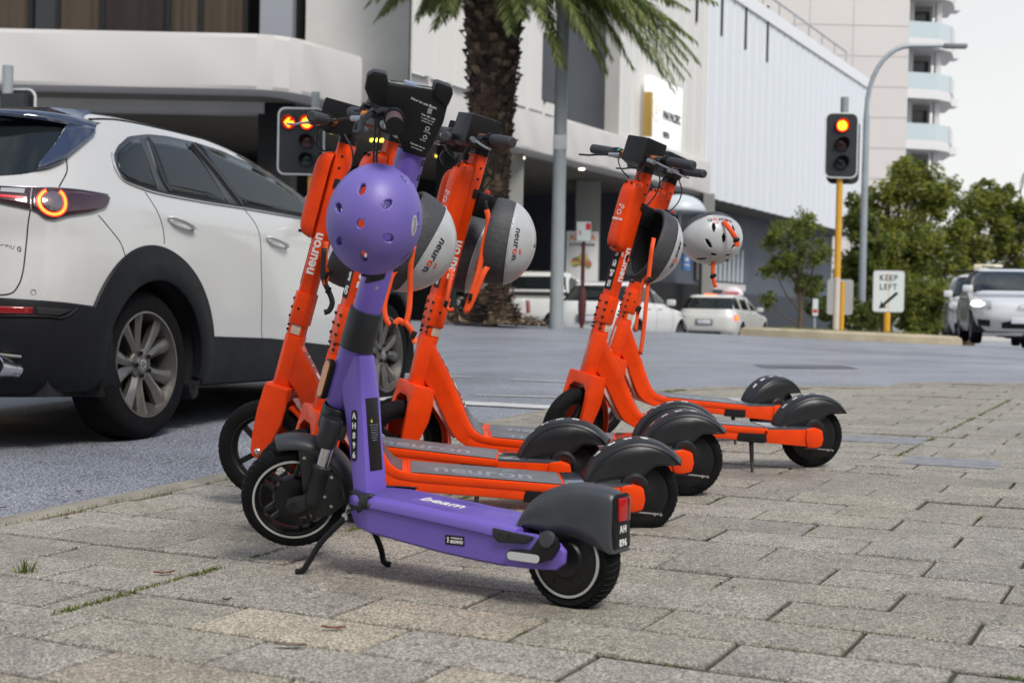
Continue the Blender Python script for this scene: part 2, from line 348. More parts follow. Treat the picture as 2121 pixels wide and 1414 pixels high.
# moss and grass in the joints (uncountable)
green=M('moss_green',(.13,.17,.025),.9,var=.5,vs=25)
mb=MB(); 
def blade(p,h,w,lean,az):
    d=Vector((math.cos(az),math.sin(az),0)); s_=Vector((-d.y,d.x,0))*w
    p=Vector(p); q=p+d*lean*.5+Vector((0,0,h*.6)); t=p+d*lean+Vector((0,0,h))
    mb.add([p-s_,p+s_,q+s_*.7,q-s_*.7,t],[(0,1,2,3),(3,2,4)],green)
for a,b in moss:
    if not (inside(a.x,a.y) and inside(b.x,b.y)): continue
    n=int((b-a).length*random.choice((60,120,260))); t0,t1=sorted((random.random(),random.random()))
    if a.y>7: n//=3
    for k in range(n):
        p=a.lerp(b,random.uniform(t0,t1)); p+=Vector((random.gauss(0,.0025),random.gauss(0,.0025),0)); p.z=gz(p.x,p.y)-.006
        blade(p,random.uniform(.004,.010),random.uniform(.0008,.002),random.uniform(0,.004),random.random()*TAU)
def strip(a,b,n,wd,h0=.005,h1=.014):
    a=Vector(a+(0,)) ; b=Vector(b+(0,))
    for k in range(n):
        t=random.random(); p=a.lerp(b,t)
        if noise.noise(p*7)<-.18: continue
        p+=Vector((random.gauss(0,wd),random.gauss(0,wd),0)); p.z=gz(p.x,p.y)-.003
        blade(p,random.uniform(h0,h1),random.uniform(.001,.002),random.uniform(0,.008),random.random()*TAU)
for q0,q1 in zip(EDGE[:5],EDGE[1:6]): strip(q0,q1,1100,.008)
# long mossy joint running up the middle left
a=A0+U*(-1.2)+V*(-.4)
s0=Vector(F2(-1.02,2.72)); s1=Vector(F2(-.08,4.62)); strip(tuple(s0),tuple(s1),2600,.006,.004,.012)
s0=Vector(F2(1.526,5.595)); s1=Vector(F2(3.087,8.624)); strip(tuple(s0),tuple(s1),1300,.006)
tag(mb.build('moss',smooth=0,merge=False),'bright green moss and short grass growing in the paver joints and along the kerb','moss',kind='stuff')
# road markings
wm=M('road_paint',(.62,.62,.60),.6,var=.35,vs=8,bump=.3)
def marking(a,b,wd,zoff=.004):
    a=Vector(F2(*a));b=Vector(F2(*b));d=(b-a).normalized();n=Vector((-d.y,d.x))*wd/2; mb=MB(); k=14
    mb.grid([[(p.x+n.x*s_,p.y+n.y*s_,gz(p.x,p.y)-.035+zoff) for s_ in (-1,1)] for p in [a.lerp(b,i/k) for i in range(k+1)]],wm); return mb
# ---------------------------------------------------------------- car body surface
class Hull:
    # stacked rounded outlines; x forward from the rear axle, y left, z up
    def __init__(s,W,XR,XF,n=3.6,C=.8,nf=2.9,Cf=1.1,flare=.018,wb=2.65,zb=.95):
        s.W=smooth_tab(W,5);s.XR=smooth_tab(XR,5);s.XF=smooth_tab(XF,5);s.n=n;s.C=C;s.nf=nf;s.Cf=Cf;s.fl=flare;s.wb=wb;s.zb=zb
    def dims(s,z):
        w,a,b=interp(s.W,z),interp(s.XR,z),interp(s.XF,z); L_=b-a
        c=min(s.C,L_*.42); cf=min(lerp(s.Cf,.42,max(0,min(1,(z-s.zb)/.15))),L_*.5); return w,a,b,c,cf
    def P(s,u,z,side=-1,off=0):
        def raw(u,z):
            w,a,b,c,cf=s.dims(z)
            if u<=1:
                t=max(0,u)*PI/2; co,si=math.cos(t),math.sin(t); r=(abs(co)**s.n+abs(si)**s.n)**(-1/s.n); x=a+c*(1-r*co); y=w*r*si
            elif u<=2: x=a+c+(b-cf-a-c)*(u-1); y=w
            else:
                t=(3-min(u,3))*PI/2; co,si=math.cos(t),math.sin(t); r=(abs(co)**s.nf+abs(si)**s.nf)**(-1/s.nf); x=b-cf*(1-r*co); y=w*r*si
            f=s.fl*max(0,min(1,(1.0-z)/.25))*(y/max(w,.01))**6
            y+=f*sum(math.exp(-((x-q)/.42)**2) for q in (0,s.wb))
            return x,y
        x,y=raw(u,z)
        if off:
            e=.002; x1,y1=raw(u+e,z);x0,y0=raw(max(u-e,-1) if u>e else u-e,z); xa,ya=raw(u,z+.006);xb,yb=raw(u,z-.006)
            a=Vector((x1-x0,y1-y0,0)) if u>e else Vector((0,1,0)); b=Vector((xa-xb,ya-yb,.012)); n=b.cross(a)
            if n.length<1e-9: n=Vector((0,1,0))
            n.normalize(); 
            if n.dot(Vector((x-(s.dims(z)[1]+s.dims(z)[2])/2,y,0)))<0: n=-n
            return Vector((x+n.x*off,side*(y+n.y*off),z+n.z*off))
        return Vector((x,side*y,z))
    def ux(s,x,z):
        w,a,b,c,cf=s.dims(z)
        if x<a+c:
            lo,hi=0,1
            for _ in range(26):
                m=(lo+hi)/2
                if s.P(m,z)[0]<x: lo=m
                else: hi=m
            return lo
        if x<b-cf: return 1+(x-a-c)/(b-cf-a-c)
        lo,hi=2,3
        for _ in range(26):
            m=(lo+hi)/2
            if s.P(m,z)[0]<x: lo=m
            else: hi=m
        return lo
SUVH=Hull(W=[(.2,.84),(.3,.875),(.45,.89),(.65,.8975),(.8,.895),(.95,.885),(1.05,.865),(1.15,.825),(1.3,.77),(1.42,.715),(1.47,.685),(1.5,.65),(1.52,.585),(1.535,.45),(1.54,.25)],
 XR=[(.2,-.70),(.3,-.80),(.4,-.845),(.5,-.86),(.65,-.85),(.8,-.82),(.9,-.80),(1.0,-.80),(1.06,-.785),(1.12,-.74),(1.2,-.665),(1.3,-.575),(1.4,-.48),(1.455,-.42),(1.49,-.36),(1.51,-.15),(1.52,.1),(1.535,.35),(1.54,.5)],
 XF=[(.2,3.45),(.4,3.54),(.6,3.54),(.75,3.50),(.88,3.40),(.95,3.2),(1.0,2.9),(1.04,2.6),(1.1,2.42),(1.2,2.16),(1.3,1.90),(1.4,1.60),(1.46,1.36),(1.5,1.12),(1.52,.95),(1.535,.72),(1.54,.6)])
def body_mesh(H_,m,arches,z0,z1,r=.40,nz=70,nu=(34,26,26),cut=True):
    us=[i/nu[0] for i in range(nu[0]+1)]+[1+(i+1)/nu[1]/1. for i in range(nu[1])]+[2+(i+1)/nu[2] for i in range(nu[2])]
    zs=[z0+(z1-z0)*(i/nz)**.9 for i in range(nz+1)]; mb=MB(); rows=[]
    for z in zs:
        L_=[H_.P(u,z,-1) for u in us]; R_=[H_.P(u,z,1) for u in us][::-1]; rows.append(L_+R_[1:-1])
    k=len(rows[0]); vs=[p for r_ in rows for p in r_]; fs=[]
    for i in range(len(rows)-1):
        for j in range(k):
            q=(i*k+j,i*k+(j+1)%k,(i+1)*k+(j+1)%k,(i+1)*k+j); c=sum((vs[t] for t in q),Vector())/4
            if cut and any((c.x-ax)**2+(c.z-az)**2<r*r and abs(c.y)>.5 for ax,az in arches): continue
            fs.append(q)
    fs.append(tuple(range((len(rows)-1)*k,len(rows)*k)))
    mb.add(vs,fs,m); return mb
def wells(H_,arches,r,m):
    mb=MB()
    for ax,az in arches:
        for s in (-1,1):
            y1=H_.dims(.65)[0]-.012; mb.lathe([(r-.004,s*y1),(r-.004,s*.45),(.01,s*.45)],m,28,Matrix.Translation((ax,0,az)),a0=-.35,a1=PI+.35)
    return mb
def wells2(H_,a_,r,m):
    for s in (-1,1):
        mb=MB(); y1=H_.dims(.65)[0]-.012; mb.lathe([(r-.004,s*y1),(r-.004,s*.45),(.01,s*.45)],m,28,Matrix.Translation((a_[0],0,a_[1])),a0=-.35,a1=PI+.35); yield mb
def strip_panel(H_,mb,m,top,bot,mode,side,off,n=24,rows=6):
    # panel between two polylines given in (x,z) or (u,z), laid on the body skin
    a=max(top[0][0],bot[0][0]); b=min(top[-1][0],bot[-1][0]); g=[]
    for i in range(n+1):
        x=a+(b-a)*i/n; zt,zb=interp(top,x),interp(bot,x)
        g.append([H_.P(H_.ux(x,z) if mode=='x' else x,z,side,off) for z in [zb+(zt-zb)*j/rows for j in range(rows+1)]])
    mb.grid(g,m)
def line_on(H_,mb,m,pts,mode,side,r,off=0,n=8,flat=.6):
    q=smooth_tab(pts,n) if len(pts)>2 else [tuple(lerp(pts[0][k],pts[1][k],i/n) for k in (0,1)) for i in range(n+1)]
    mb.tube([H_.P(H_.ux(x,z) if mode=='x' else x,z,side,off) for x,z in q],r,m,6)
tyre_m=M('car_tyre',(.007,.007,.008),.85,spec=.12,bump=.3,bs=90,var=.3,vs=20)
black=M('black_plastic',(.008,.009,.011),.5,spec=.22,var=.3,vs=12,bump=.2,bs=150)
gloss=M('gloss_black',(.012,.014,.02),.08,coat=.6)
glassm=M('car_glass',(.010,.013,.014),.03,spec=.42)
pearl=M('white_car_paint',(.50,.50,.49),.22,coat=1,var=.05,vs=2,dirt=(.5,.5,.48))
chrome=M('bright_trim',(.65,.66,.68),.2,metal=1)
alloy=M('alloy_wheel',(.17,.158,.145),.36,metal=.75,var=.25,vs=14,coat=.2)
dark=M('dark_gap',(.008,.008,.009),.8)
red_l=M('red_lens',(.22,.006,.008),.12,coat=.8)
def make_wheel(parent,x,y,z,r,rim,width,side,detail=1,m=None,spin=0):
    m=m or alloy
    w_=MB(); o=r; k=rim; h=width/2
    prof=[(k,h*.86),(k+.006,h*.96),(k+(o-k)*.45,h*1.02),(o-.022,h*.93),(o-.006,h*.75),(o,h*.45),(o,0),(o,-h*.45),(o-.006,-h*.75),(o-.03,-h*.95),(k,-h*.9)]
    w_.lathe(prof,tyre_m,56 if detail else 28)
    if detail:
        for g in (-.28,.28): w_.lathe([(o+.0008,h*g-.004),(o-.006,h*g),(o+.0008,h*g+.004)],dark,56)
    ob=w_.build('wheel',parent,smooth=50); ob.location=(x,y,z)
    if side<0: ob.rotation_euler=(0,spin,PI)
    else: ob.rotation_euler=(0,spin,0)
    rm=MB(); rm.lathe([(k+.002,h*.86),(k+.001,h*.98),(k-.008,h*.99),(k-.014,h*.80),(k-.03,h*.35),(k-.04,-h*.6)],m,48)
    rm.lathe([(k-.035,-h*.2),(.10,-h*.3),(.02,-h*.3)],dark,32)
    ns=10
    for i in range(ns):
        pair=(i//2)*TAU/5+(.21 if i%2 else -.21)+PI/2; tw=.10*(1 if i%2 else -1)
        vs=[]
        for t in [0,.15,.35,.6,.85,1.02]:
            rr=.055+(k-.015-.055)*t; a=pair+tw*(t-.4)*1.2; wd=.021+.018*t*t+(0.012 if t<.1 else 0); yy=h*(.62+.16*t)+ .0
            ca,sa=math.cos(a),math.sin(a)
            for s_,dy in ((-1,-.035),(-1,-.006),(-.45,.004),(.1,.006),(1,-.012),(1,-.035)):
                vs.append((rr*ca-sa*wd*s_,yy+dy,rr*sa+ca*wd*s_))
        fs=[(a*6+b,a*6+b+1,a*6+b+7,a*6+b+6) for a in range(5) for b in range(5)]
        rm.add(vs,fs,m)
    rm.lathe([(.075,h*.55),(.07,h*.66),(.04,h*.70),(.036,h*.74),(.001,h*.75)],m,24)
    for i in range(5):
        a=TAU*i/5+.3; rm.lathe([(.011,h*.70),(.011,h*.6),(.001,h*.6)],dark,8,Matrix.Translation((.054*math.cos(a),.012,.054*math.sin(a))))
    if detail:
        rm.lathe([(.022,h*.755),(.021,h*.762),(.018,h*.762),(.018,h*.755)],chrome,24)
        T=Matrix.Translation((0,h*.757,0))
        rm.tube([(-.014,0,.004),(-.004,0,.006),(0,0,-.004),(.004,0,.006),(.014,0,.004)],.0022,chrome,6,T)
    r_=rm.build('rim',ob,smooth=40)
    return ob
# ---------------------------------------------------------------- the pearl white wagon beside the kerb
def heading_mat(S):
    X,Y,a,l,dz,p=S
    return RB@Matrix.Translation((X,Y,gz0(X,Y)+dz))@Matrix.Rotation(a,4,'Z')@Matrix.Rotation(-l,4,'X')@Matrix.Rotation(-p,4,'Y')
def make_suv():
    S=(-1.6697,6.411,R(70.75),0,-.035,-.017)
    T=heading_mat(S)@Matrix.Translation((0,.875,0))
    root=thing('parked_car','white crossover car with black wheel-arch cladding and lit ring tail lamps beside the kerb','car',mat=T)
    H_=SUVH; AR=[(.03,.345),(2.655,.345)]
    body_mesh(H_,pearl,AR,.30,1.54,r=.43,nz=110,nu=(60,60,44)).build('body',root,smooth=50)
    for a_ in AR:
        for w_ in wells2(H_,a_,.40,dark): w_.build('wheel_well',root)
    mb=MB()  # floor
    mb.box(-.6,3.3,-.78,.78,.22,.34,dark); mb.build('underbody',root)
    # cladding: arches, sills, bumper
    for s in (-1,1):
        for ax,az in AR:
            mb=MB(); rows=[]
            for i in range(49):
                a=-.20+(PI+.40)*i/48; row=[]
                ro=.385+(.155 if 1 else 0)*(0.78+.25*math.sin(max(0,a))) ; 
                for rr,off in ((.383,-.03),(.383,.010),(.395,.018),(lerp(.395,ro,.5),.016),(ro-.008,.012),(ro,.002)):
                    x=ax+rr*math.cos(a); z=max(.24,az+rr*math.sin(a)); row.append(H_.P(H_.ux(x,z),z,s,off))
                rows.append(row)
            mb.grid(rows,black); mb.build('arch_cladding',root,smooth=40)
        mb=MB(); strip_panel(H_,mb,black,[(.45,.47),(1.1,.455),(1.8,.41),(2.25,.42)],[(.36,.24),(2.35,.24)],'x',s,.012,30,8)
        mb.build('sill_cladding',root,smooth=40)
    mb=MB()
    us=[-.80+1.6*i/80 for i in range(81)]; g=[]
    ztop=[(0,.66),(.35,.65),(.449,.637),(.616,.619),(.733,.602),(.82,.585)]
    for u in us:
        a=abs(u); zt=interp(ztop,a); row=[]
        for t,of in ((1,.001),(.985,.010),(.9,.014),(.6,.010),(.3,.010),(.1,.012),(0,.004)):
            z=.24+(zt-.24)*t; p=H_.P(a,z,1 if u<0 else -1,of); row.append(p)
        g.append(row)
    mb.grid(g,black); bump=mb.build('rear_bumper',root,smooth=50)
    def rp(name,m,top,bot,off=.016,par=root,n=16,rw=4,sides=(-1,1),thick=.004):
        for s in sides:
            mb=MB(); strip_panel(H_,mb,m,top,bot,'u',s,off,n,rw); mb.build(name,par,smooth=50,solid=thick)
    rp('reflector',red_l,[(.10,.598),(.45,.601),(.536,.596)],[(.10,.570),(.45,.571),(.531,.568)],.017,bump)
    rp('slot',dark,[(.54,.597),(.64,.587)],[(.54,.566),(.60,.560),(.64,.585)],.0165,bump)
    mb=MB()
    for s in (-1,1):
        line_on(H_,mb,black,[(.10,.563),(.53,.560),(.61,.553),(.655,.592)],'u',s,.004,.016)
        line_on(H_,mb,M('bumper_edge',(.10,.10,.10),.5),[(.02,.44),(.25,.43),(.40,.415),(.50,.395)],'u',s,.007,.012)
    mb.build('bumper_trim',bump)
    for s in (-1,1):
        mb=MB(); Te=Matrix.Translation((-.80,s*.70,.352))@Matrix.Rotation(R(6),4,'Y'); mb.lathe([(.036,.10),(.045,-.01),(.047,-.03),(.043,-.032),(.040,-.01),(.038,.1)],chrome,28,Te,axis='x'); mb.lathe([(.039,.0),(.001,.0)],dark,20,Te,axis='x'); mb.build('exhaust_pipe',root)
    # glass
    frame_m=M('window_frame',(.02,.022,.026),.3,coat=.3)
    top=[(-.115,1.236),(-.10,1.285),(-.03,1.345),(.09,1.405),(.27,1.440),(.45,1.454),(.70,1.456),(.95,1.440),(1.2,1.402),(1.45,1.335),(1.68,1.245),(1.86,1.165)]
    bot=[(-.115,1.228),(-.08,1.180),(.02,1.160),(.19,1.145),(.57,1.138),(.95,1.138),(1.65,1.132),(1.86,1.150)]
    for s in (-1,1):
        mb=MB(); strip_panel(H_,mb,frame_m,top,bot,'x',s,.003,60,8); fr=mb.build('side_window_frame',root,smooth=50,solid=.003)
        sh=lambda t,d:[(x,z+d) for x,z in t]
        def gp(name,tp,bt,par=fr,m=glassm,off=.006):
            mb=MB(); strip_panel(H_,mb,m,tp,bt,'x',s,off,18,6); return mb.build(name,par,smooth=50,solid=.002)
        tI=sh(top,-.020); bI=sh(bot,.012)
        cl=lambda t,a,b:[(x,interp(t,x)) for x in [a+(b-a)*i/14 for i in range(15)]]
        gp('quarter_glass',[(-.088,1.235),(-.07,1.29)]+cl(tI,-.03,.165),[(-.088,1.22)]+cl(bI,-.05,.165))
        # rear door glass: leading pillar edge is slanted
        gp('rear_door_glass',[(.255,interp(tI,.255))]+cl(tI,.3,.63)+[(.795,interp(bI,.795)+.002)],cl(bI,.255,.795))
        gp('front_door_glass',[(.72,interp(bI,.72)+.31)]+cl(tI,.76,1.6)+[(1.72,interp(bI,1.72)+.004)],[(.72,interp(bI,.72)+.30),(.92,interp(bI,.92))]+cl(bI,.93,1.72))
        mb=MB(); line_on(H_,mb,frame_m,[(.255,1.42),(.235,1.25),(.27,1.16)],'x',s,.009,.006); mb.build('pillar_trim',fr)
        mb=MB(); line_on(H_,mb,frame_m,[(.655,1.44),(.80,1.29),(.93,1.15)],'x',s,.016,.004,flat=.4); line_on(H_,mb,dark,[(.668,1.44),(.813,1.29),(.945,1.15)],'x',s,.0022,.017); mb.build('pillar_trim',fr)
        mb=MB(); line_on(H_,mb,chrome,[(-.10,1.305),(-.118,1.24),(-.09,1.182),(.02,1.157),(.19,1.141),(.57,1.134),(.95,1.134),(1.65,1.128)],'x',s,.0045,.006); mb.build('chrome_strip',fr)
        # seams
        mb=MB()
        for pl in ([(.06,1.14),(.105,1.05),(.12,.975),(.11,.90)],[(.955,1.13),(1.03,1.02),(1.015,.81),(1.01,.50)],[(1.01,.50),(1.02,.46),(1.05,.35)],[(-.35,1.00),(-.28,.935),(-.23,.885),(-.205,.82)]):
            line_on(H_,mb,dark,pl,'x',s,.0028,-.0005)
        for pl in ([(.586,1.255),(.602,1.19),(.596,1.13),(.588,1.096)],[(.517,1.007),(.502,.91),(.499,.745),(.489,.68),(.470,.652),(.42,.648)],[(.0,.648),(.2,.648),(.42,.648)]): line_on(H_,mb,dark,pl,'u',s,.0032,-.0003,10)
        line_on(H_,mb,dark,[(-.12,1.462),(.1,1.487),(.5,1.497),(.9,1.49),(1.2,1.455)],'x',s,.006,-.001,10)
        mb.build('panel_gap',root)
        # handles
        for hx,hz in ((.275,1.010),(1.20,.972)):
            c=H_.P(H_.ux(hx,hz),hz,s,0); mb=MB(); T_=Matrix.Translation(c)@Matrix.Rotation(R(10),4,'Y')
            mb.tube([(-.105,s*.004,0),(-.09,s*.028,.002),(-.03,s*.036,.002),(.05,s*.034,0),(.095,s*.022,-.004),(.108,s*.004,-.008)],[.010,.013,.015,.015,.012,.008],pearl,10,T_,flat=.75)
            mb.add([(-.045+.0*t,0,0) for t in range(1)]+[(.048*math.cos(a)-.01,s*.0015,.034*math.sin(a)-.012) for a in [TAU*i/20 for i in range(20)]],[(0,1+i,1+(i+1)%20) for i in range(20)],M('handle_recess',(.36,.36,.36),.4,coat=.5),T_)
            mb.build('door_handle',root,smooth=50)
    # tailgate glass, spoiler, winglets
    mb=MB(); g=[]
    for i in range(61):
        u=-.57+1.14*i/60; a=abs(u); zb=interp([(0,1.15),(.42,1.155),(.472,1.162),(.525,1.182),(.57,1.33)],a); zt=1.425
        g.append([H_.P(a,lerp(zb,zt,t),1 if u<0 else -1,.004) for t in [j/8 for j in range(9)]])
    mb.grid(g,glassm); mb.build('rear_window',root,smooth=50)
    sp=M('spoiler_gloss',(.012,.02,.05),.06,coat=1,spec=.8)
    rp('spoiler_winglet',sp,[(.515,1.205),(.545,1.32),(.556,1.40),(.60,1.41),(.655,1.397)],[(.515,1.178),(.545,1.192),(.575,1.222),(.60,1.275),(.655,1.380)],.018,root,22,6,thick=.02)
    mb=MB(); g=[]
    for i in range(81):
        s_=-1+2*i/80; a=abs(s_); u=a*.665
        lowz=interp([(0,1.445),(.36,1.434),(.55,1.412),(.665,1.392)],u); bx=.085*(1-a**3)+.012
        p=H_.P(u,lowz,1 if s_<0 else -1,.012); p=p+Vector((-bx,0,.012)); q=H_.P(u,min(1.475,lowz+.052),1 if s_<0 else -1,.010); r_=H_.P(max(0,u),lowz-.004,1 if s_<0 else -1,.004)
        q2=Vector((q.x+.10,q.y*.97,max(q.z,1.505+.012*(1-a*a)) if a<.9 else q.z+.012)); g.append([r_,p+Vector((.004,0,-.012)),p,p+Vector((.01,0,.012)),lerp(p,q,.6)+Vector((0,0,.012)),q,q2])
    mb.grid(g,sp); spl=mb.build('roof_spoiler',root,smooth=45)
    mb=MB(); mb.box(-.60,-.575,-.12,.12,1.432,1.444,M('brake_lamp',(.6,.01,.01),.3,emit=6,ecol=(1,.03,.02))); mb.build('brake_light',spl)
    mb=MB(); p=[H_.P(.33,1.436,-1,.10)+Vector((0,.06,0)),H_.P(.36,1.433,-1,.09),H_.P(.36,1.445,-1,.09)]; 
    # tail lamps
    lens=M('dark_lens',(.035,.006,.008),.07,coat=1)
    tlt=[(.519,1.093),(.592,1.097),(.673,1.096),(.774,1.090),(.785,1.078)]; tlb=[(.519,1.008),(.536,.995),(.552,.972),(.576,.967),(.619,.986),(.705,1.009),(.766,1.036),(.785,1.072)]
    glow=M('lamp_ring',(1,.12,.02),.3,emit=5,ecol=(1,.10,.008)); halo=M('lamp_ring_edge',(.8,.01,.01),.3,emit=1.6,ecol=(1,.012,.008))
    for s in (-1,1):
        mb=MB(); strip_panel(H_,mb,lens,tlt,tlb,'u',s,.008,30,6); tl=mb.build('tail_lamp',root,smooth=60,solid=.012)
        mb=MB(); cu,cz=.575,1.037
        def ring(r0,r1,off,m,a0,a1,n=40):
            g=[]
            for i in range(n+1):
                a=a0+(a1-a0)*i/n; g.append([H_.P(cu+.041*rr*math.cos(a),cz+.057*rr*math.sin(a),s,off) for rr in (r0,(r0+r1)/2,r1)])
            mb.grid(g,m)
        ring(.80,1.0,.0175,glow,R(122),R(418)); ring(.74,.81,.0165,halo,R(118),R(422)); ring(1.0,1.07,.0165,halo,R(118),R(422))
        mb.build('ring_lamp',tl)
        mb=MB(); g=[]
        for i in range(25):
            a=TAU*i/24; g.append([H_.P(cu+.041*rr*math.cos(a),cz+.057*rr*math.sin(a),s,.0165+.01*(1-rr*rr)) for rr in (.01,.25,.5,.7)])
        mb.grid(g,M('lamp_core',(.16,.13,.14),.12,coat=1,metal=.4)); mb.build('lamp_bowl',tl)
        mb=MB(); strip_panel(H_,mb,lens,[(.40,1.098),(.516,1.093)],[(.40,1.045),(.44,1.032),(.516,1.008)],'u',s,.008,12,4); t2=mb.build('tailgate_lamp',root,smooth=60,solid=.012)
        mb=MB(); strip_panel(H_,mb,M('red_bar',(.7,.01,.02),.3,emit=.8,ecol=(1,.02,.03)),[(.40,1.064),(.50,1.052)],[(.40,1.058),(.50,1.044)],'u',s,.0165,8,2); strip_panel(H_,mb,M('clear_lens',(.35,.35,.36),.15,coat=1),[(.44,1.088),(.50,1.086)],[(.44,1.072),(.50,1.066)],'u',s,.0165,8,2); mb.build('lamp_strip',t2)
        mb=MB(); line_on(H_,mb,chrome,[(.40,1.10),(.516,1.096),(.592,1.10),(.673,1.099),(.774,1.093)],'u',s,.003,.012,8); mb.build('lamp_brow',tl)
    # badge lettering on the tailgate, parking sensor
    pa=H_.P(.395,.857,-1,.004); pb=H_.P(.487,.838,-1,.004); ux_=(pb-pa)
    text('badge',"SKYACTIV G",.030,chrome,root,frame((pa+pb)/2,ux_,(0,0,1)),.0015,sx=.95)
    mb=MB(); c=H_.P(.531,.659,-1,.0006); d=(H_.P(.54,.659,-1)-H_.P(.52,.659,-1)).normalized()
    Tm=frame(c,d,(0,0,1)); mb.lathe([(.0115,-.001),(.0115,.0012),(.0100,.0012),(.0100,-.001)],dark,24,Tm,axis='z'); mb.build('parking_sensor',root)
    # windscreen, bonnet seam, door mirrors, plate
    mb=MB(); g=[]
    for i in range(31):
        u=3.0-.92*abs(-1+2*i/30); sd_=-1 if i<15 else 1
        g.append([H_.P(u,z,sd_,.004) for z in [1.08+.36*j/8 for j in range(9)]])
    mb.grid(g,glassm); mb.build('windscreen',root,smooth=60)
    for s in (-1,1):
        mb=MB(); c=H_.P(H_.ux(1.72,1.13),1.13,s,.0); mb.box(c.x-.06,c.x+.05,c.y+(.03 if s>0 else -.22),c.y+(.22 if s>0 else -.03),1.10,1.21,pearl,c=.03); mb.box(c.x-.02,c.x+.02,min(c.y,c.y+s*.06),max(c.y,c.y+s*.06),1.11,1.15,black); mb.build('door_mirror',root,smooth=60)
    mb=MB(); mb.box(-.872,-.858,-.19,.19,.76,.87,M('number_plate',(.7,.7,.68),.4),c=.004); mb.build('number_plate',root)
    # mudflap bit ahead of the rear wheel
    mb=MB(); mb.prism([(.36,.24),(.44,.24),(.45,.19),(.42,.165),(.39,.165),(.37,.19)],-.86,-.66,black,bev=.01); mb.build('deflector',root)
    for x,s in ((0,-1),(0,1),(2.655,-1),(2.655,1)): make_wheel(root,x,s*.765,.343,.3435,.243,.215,s,1,spin=.35 if x==0 else -.15)
    return root
make_suv()
# ---------------------------------------------------------------- scooters
orange=M('orange_paint',(.86,.060,.0012),.36,coat=.10,spec=.3,var=.5,vs=16,dirt=(.58,.034,.004),bump=.04,bs=220,chips=34)
blackp=M('satin_black',(.009,.009,.010),.40,spec=.35,var=.3,vs=30)
rub=M('rubber',(.008,.008,.009),.8,spec=.16,bump=.35,bs=240,var=.35,vs=18)
greymat=M('grip_mat',(.17,.175,.185),.45,bump=.5,bs=500,var=.3,vs=9,spec=.8)
platem=M('rear_plate',(.06,.068,.085),.12,coat=1,spec=.8)
white_i=M('white_lettering',(.75,.75,.74),.5)
ghost=M('faded_lettering',(.26,.28,.33),.35)
pinkw=M('faded_sticker',(.70,.42,.36),.5,var=.3,vs=60)
copper=M('copper_bar',(.55,.24,.11),.35,metal=.6)
steel=M('polished_steel',(.6,.6,.62),.22,metal=1)
alum=M('lever_alloy',(.42,.43,.44),.35,metal=.9)
screen=M('display_glass',(.03,.035,.04),.08,coat=1,spec=1)
fendm=M('fender_black',(.020,.021,.024),.36,spec=.4,var=.25,vs=16,bump=.08,bs=200)
amber=M('amber_reflector',(.75,.24,.005),.25,coat=.6,var=.35,vs=180,emit=0)
orstrap=M('orange_strap',(.85,.085,.008),.6,bump=.3,bs=500)
cable_m=M('cable',(.012,.012,.013),.45)
PHI=math.atan(.29); QN=Vector((.872,0,.36))
def steerM(st,Q=QN,phi=PHI): return Matrix.Translation(Q)@Matrix.Rotation(-phi,4,'Y')@Matrix.Rotation(R(st),4,'Z')
def oct_tube(mb,hx,hy,z0,z1,m,ch=.3,x=0,T=None,top=None):
    cx,cy=hx*ch*1.3,hy*ch*1.3; P=[(hx,hy-cy),(hx-cx,hy),(-hx+cx,hy),(-hx,hy-cy),(-hx,-hy+cy),(-hx+cx,-hy),(hx-cx,-hy),(hx,-hy+cy)]
    mb.prism([(x+a,b) for a,b in P],z0,z1,m,T,bev=.0015,axis='z')
def disc_wheel(parent,name,r,w,x,z,holes=0,rim=.72,ring=None,spokes=5,hub=.03):
    mb=MB(); k=r*rim; h=w/2
    mb.lathe([(k,h*.8),(k+.003,h*.92),(lerp(k,r,.5),h),(r-.010,h*.86),(r-.002,h*.5),(r,0),(r-.002,-h*.5),(r-.010,-h*.86),(lerp(k,r,.5),-h),(k+.003,-h*.92),(k,-h*.8)],rub,56)
    n=46
    for i in range(n):      # raised tread lines
        a=TAU*i/n
        for s in (-1,1):
            mb.tube([((r+.0004)*math.cos(a+.01),0.002*s,(r+.0004)*math.sin(a+.01)),((r-.001)*math.cos(a+.05),s*h*.45,(r-.001)*math.sin(a+.05)),((r-.008)*math.cos(a+.09),s*h*.84,(r-.008)*math.sin(a+.09))],.0011,dark,4)
    wh=mb.build(name,parent,smooth=50,loc=(x,0,z),merge=False)
    rm=MB()
    if holes:
        rm.lathe([(k+.001,h*.8),(k-.004,h*.82),(k-.010,h*.6),(k-.014,0),(k-.010,-h*.6),(k-.004,-h*.82),(k+.001,-h*.8)],blackp,48)
        rm.lathe([(.001,h*.75),(hub,h*.7),(hub+.004,h*.3),(hub+.004,-h*.3),(hub,-h*.7),(.001,-h*.75)],blackp,28)
        for i in range(spokes):
            a=TAU*i/spokes+.5; T=Matrix.Rotation(-a,4,'Y')
            rm.box(hub-.002,k-.008,-h*.35,h*.35,-.0085,.0085,blackp,T,c=.003)
    else:
        rm.lathe([(k+.001,h*.8),(k-.004,h*.9),(k-.02,h*.95),(k*.5,h*1.0),(k*.45,h*1.15),(.001,h*1.15)],blackp,48)
        rm.lathe([(k+.001,-h*.8),(k-.004,-h*.9),(k-.02,-h*.95),(k*.5,-h*1.0),(k*.45,-h*1.15),(.001,-h*1.15)],blackp,48)
    if ring:
        for s in (-1,1): rm.lathe([(ring-.003,s*(h*.98)),(ring-.003,s*(h*1.02)),(ring+.002,s*(h*1.02)),(ring+.002,s*(h*.9))],M('rim_ring',(.45,.45,.43),.4),56)
    rm.build('rim',wh,smooth=40); return wh
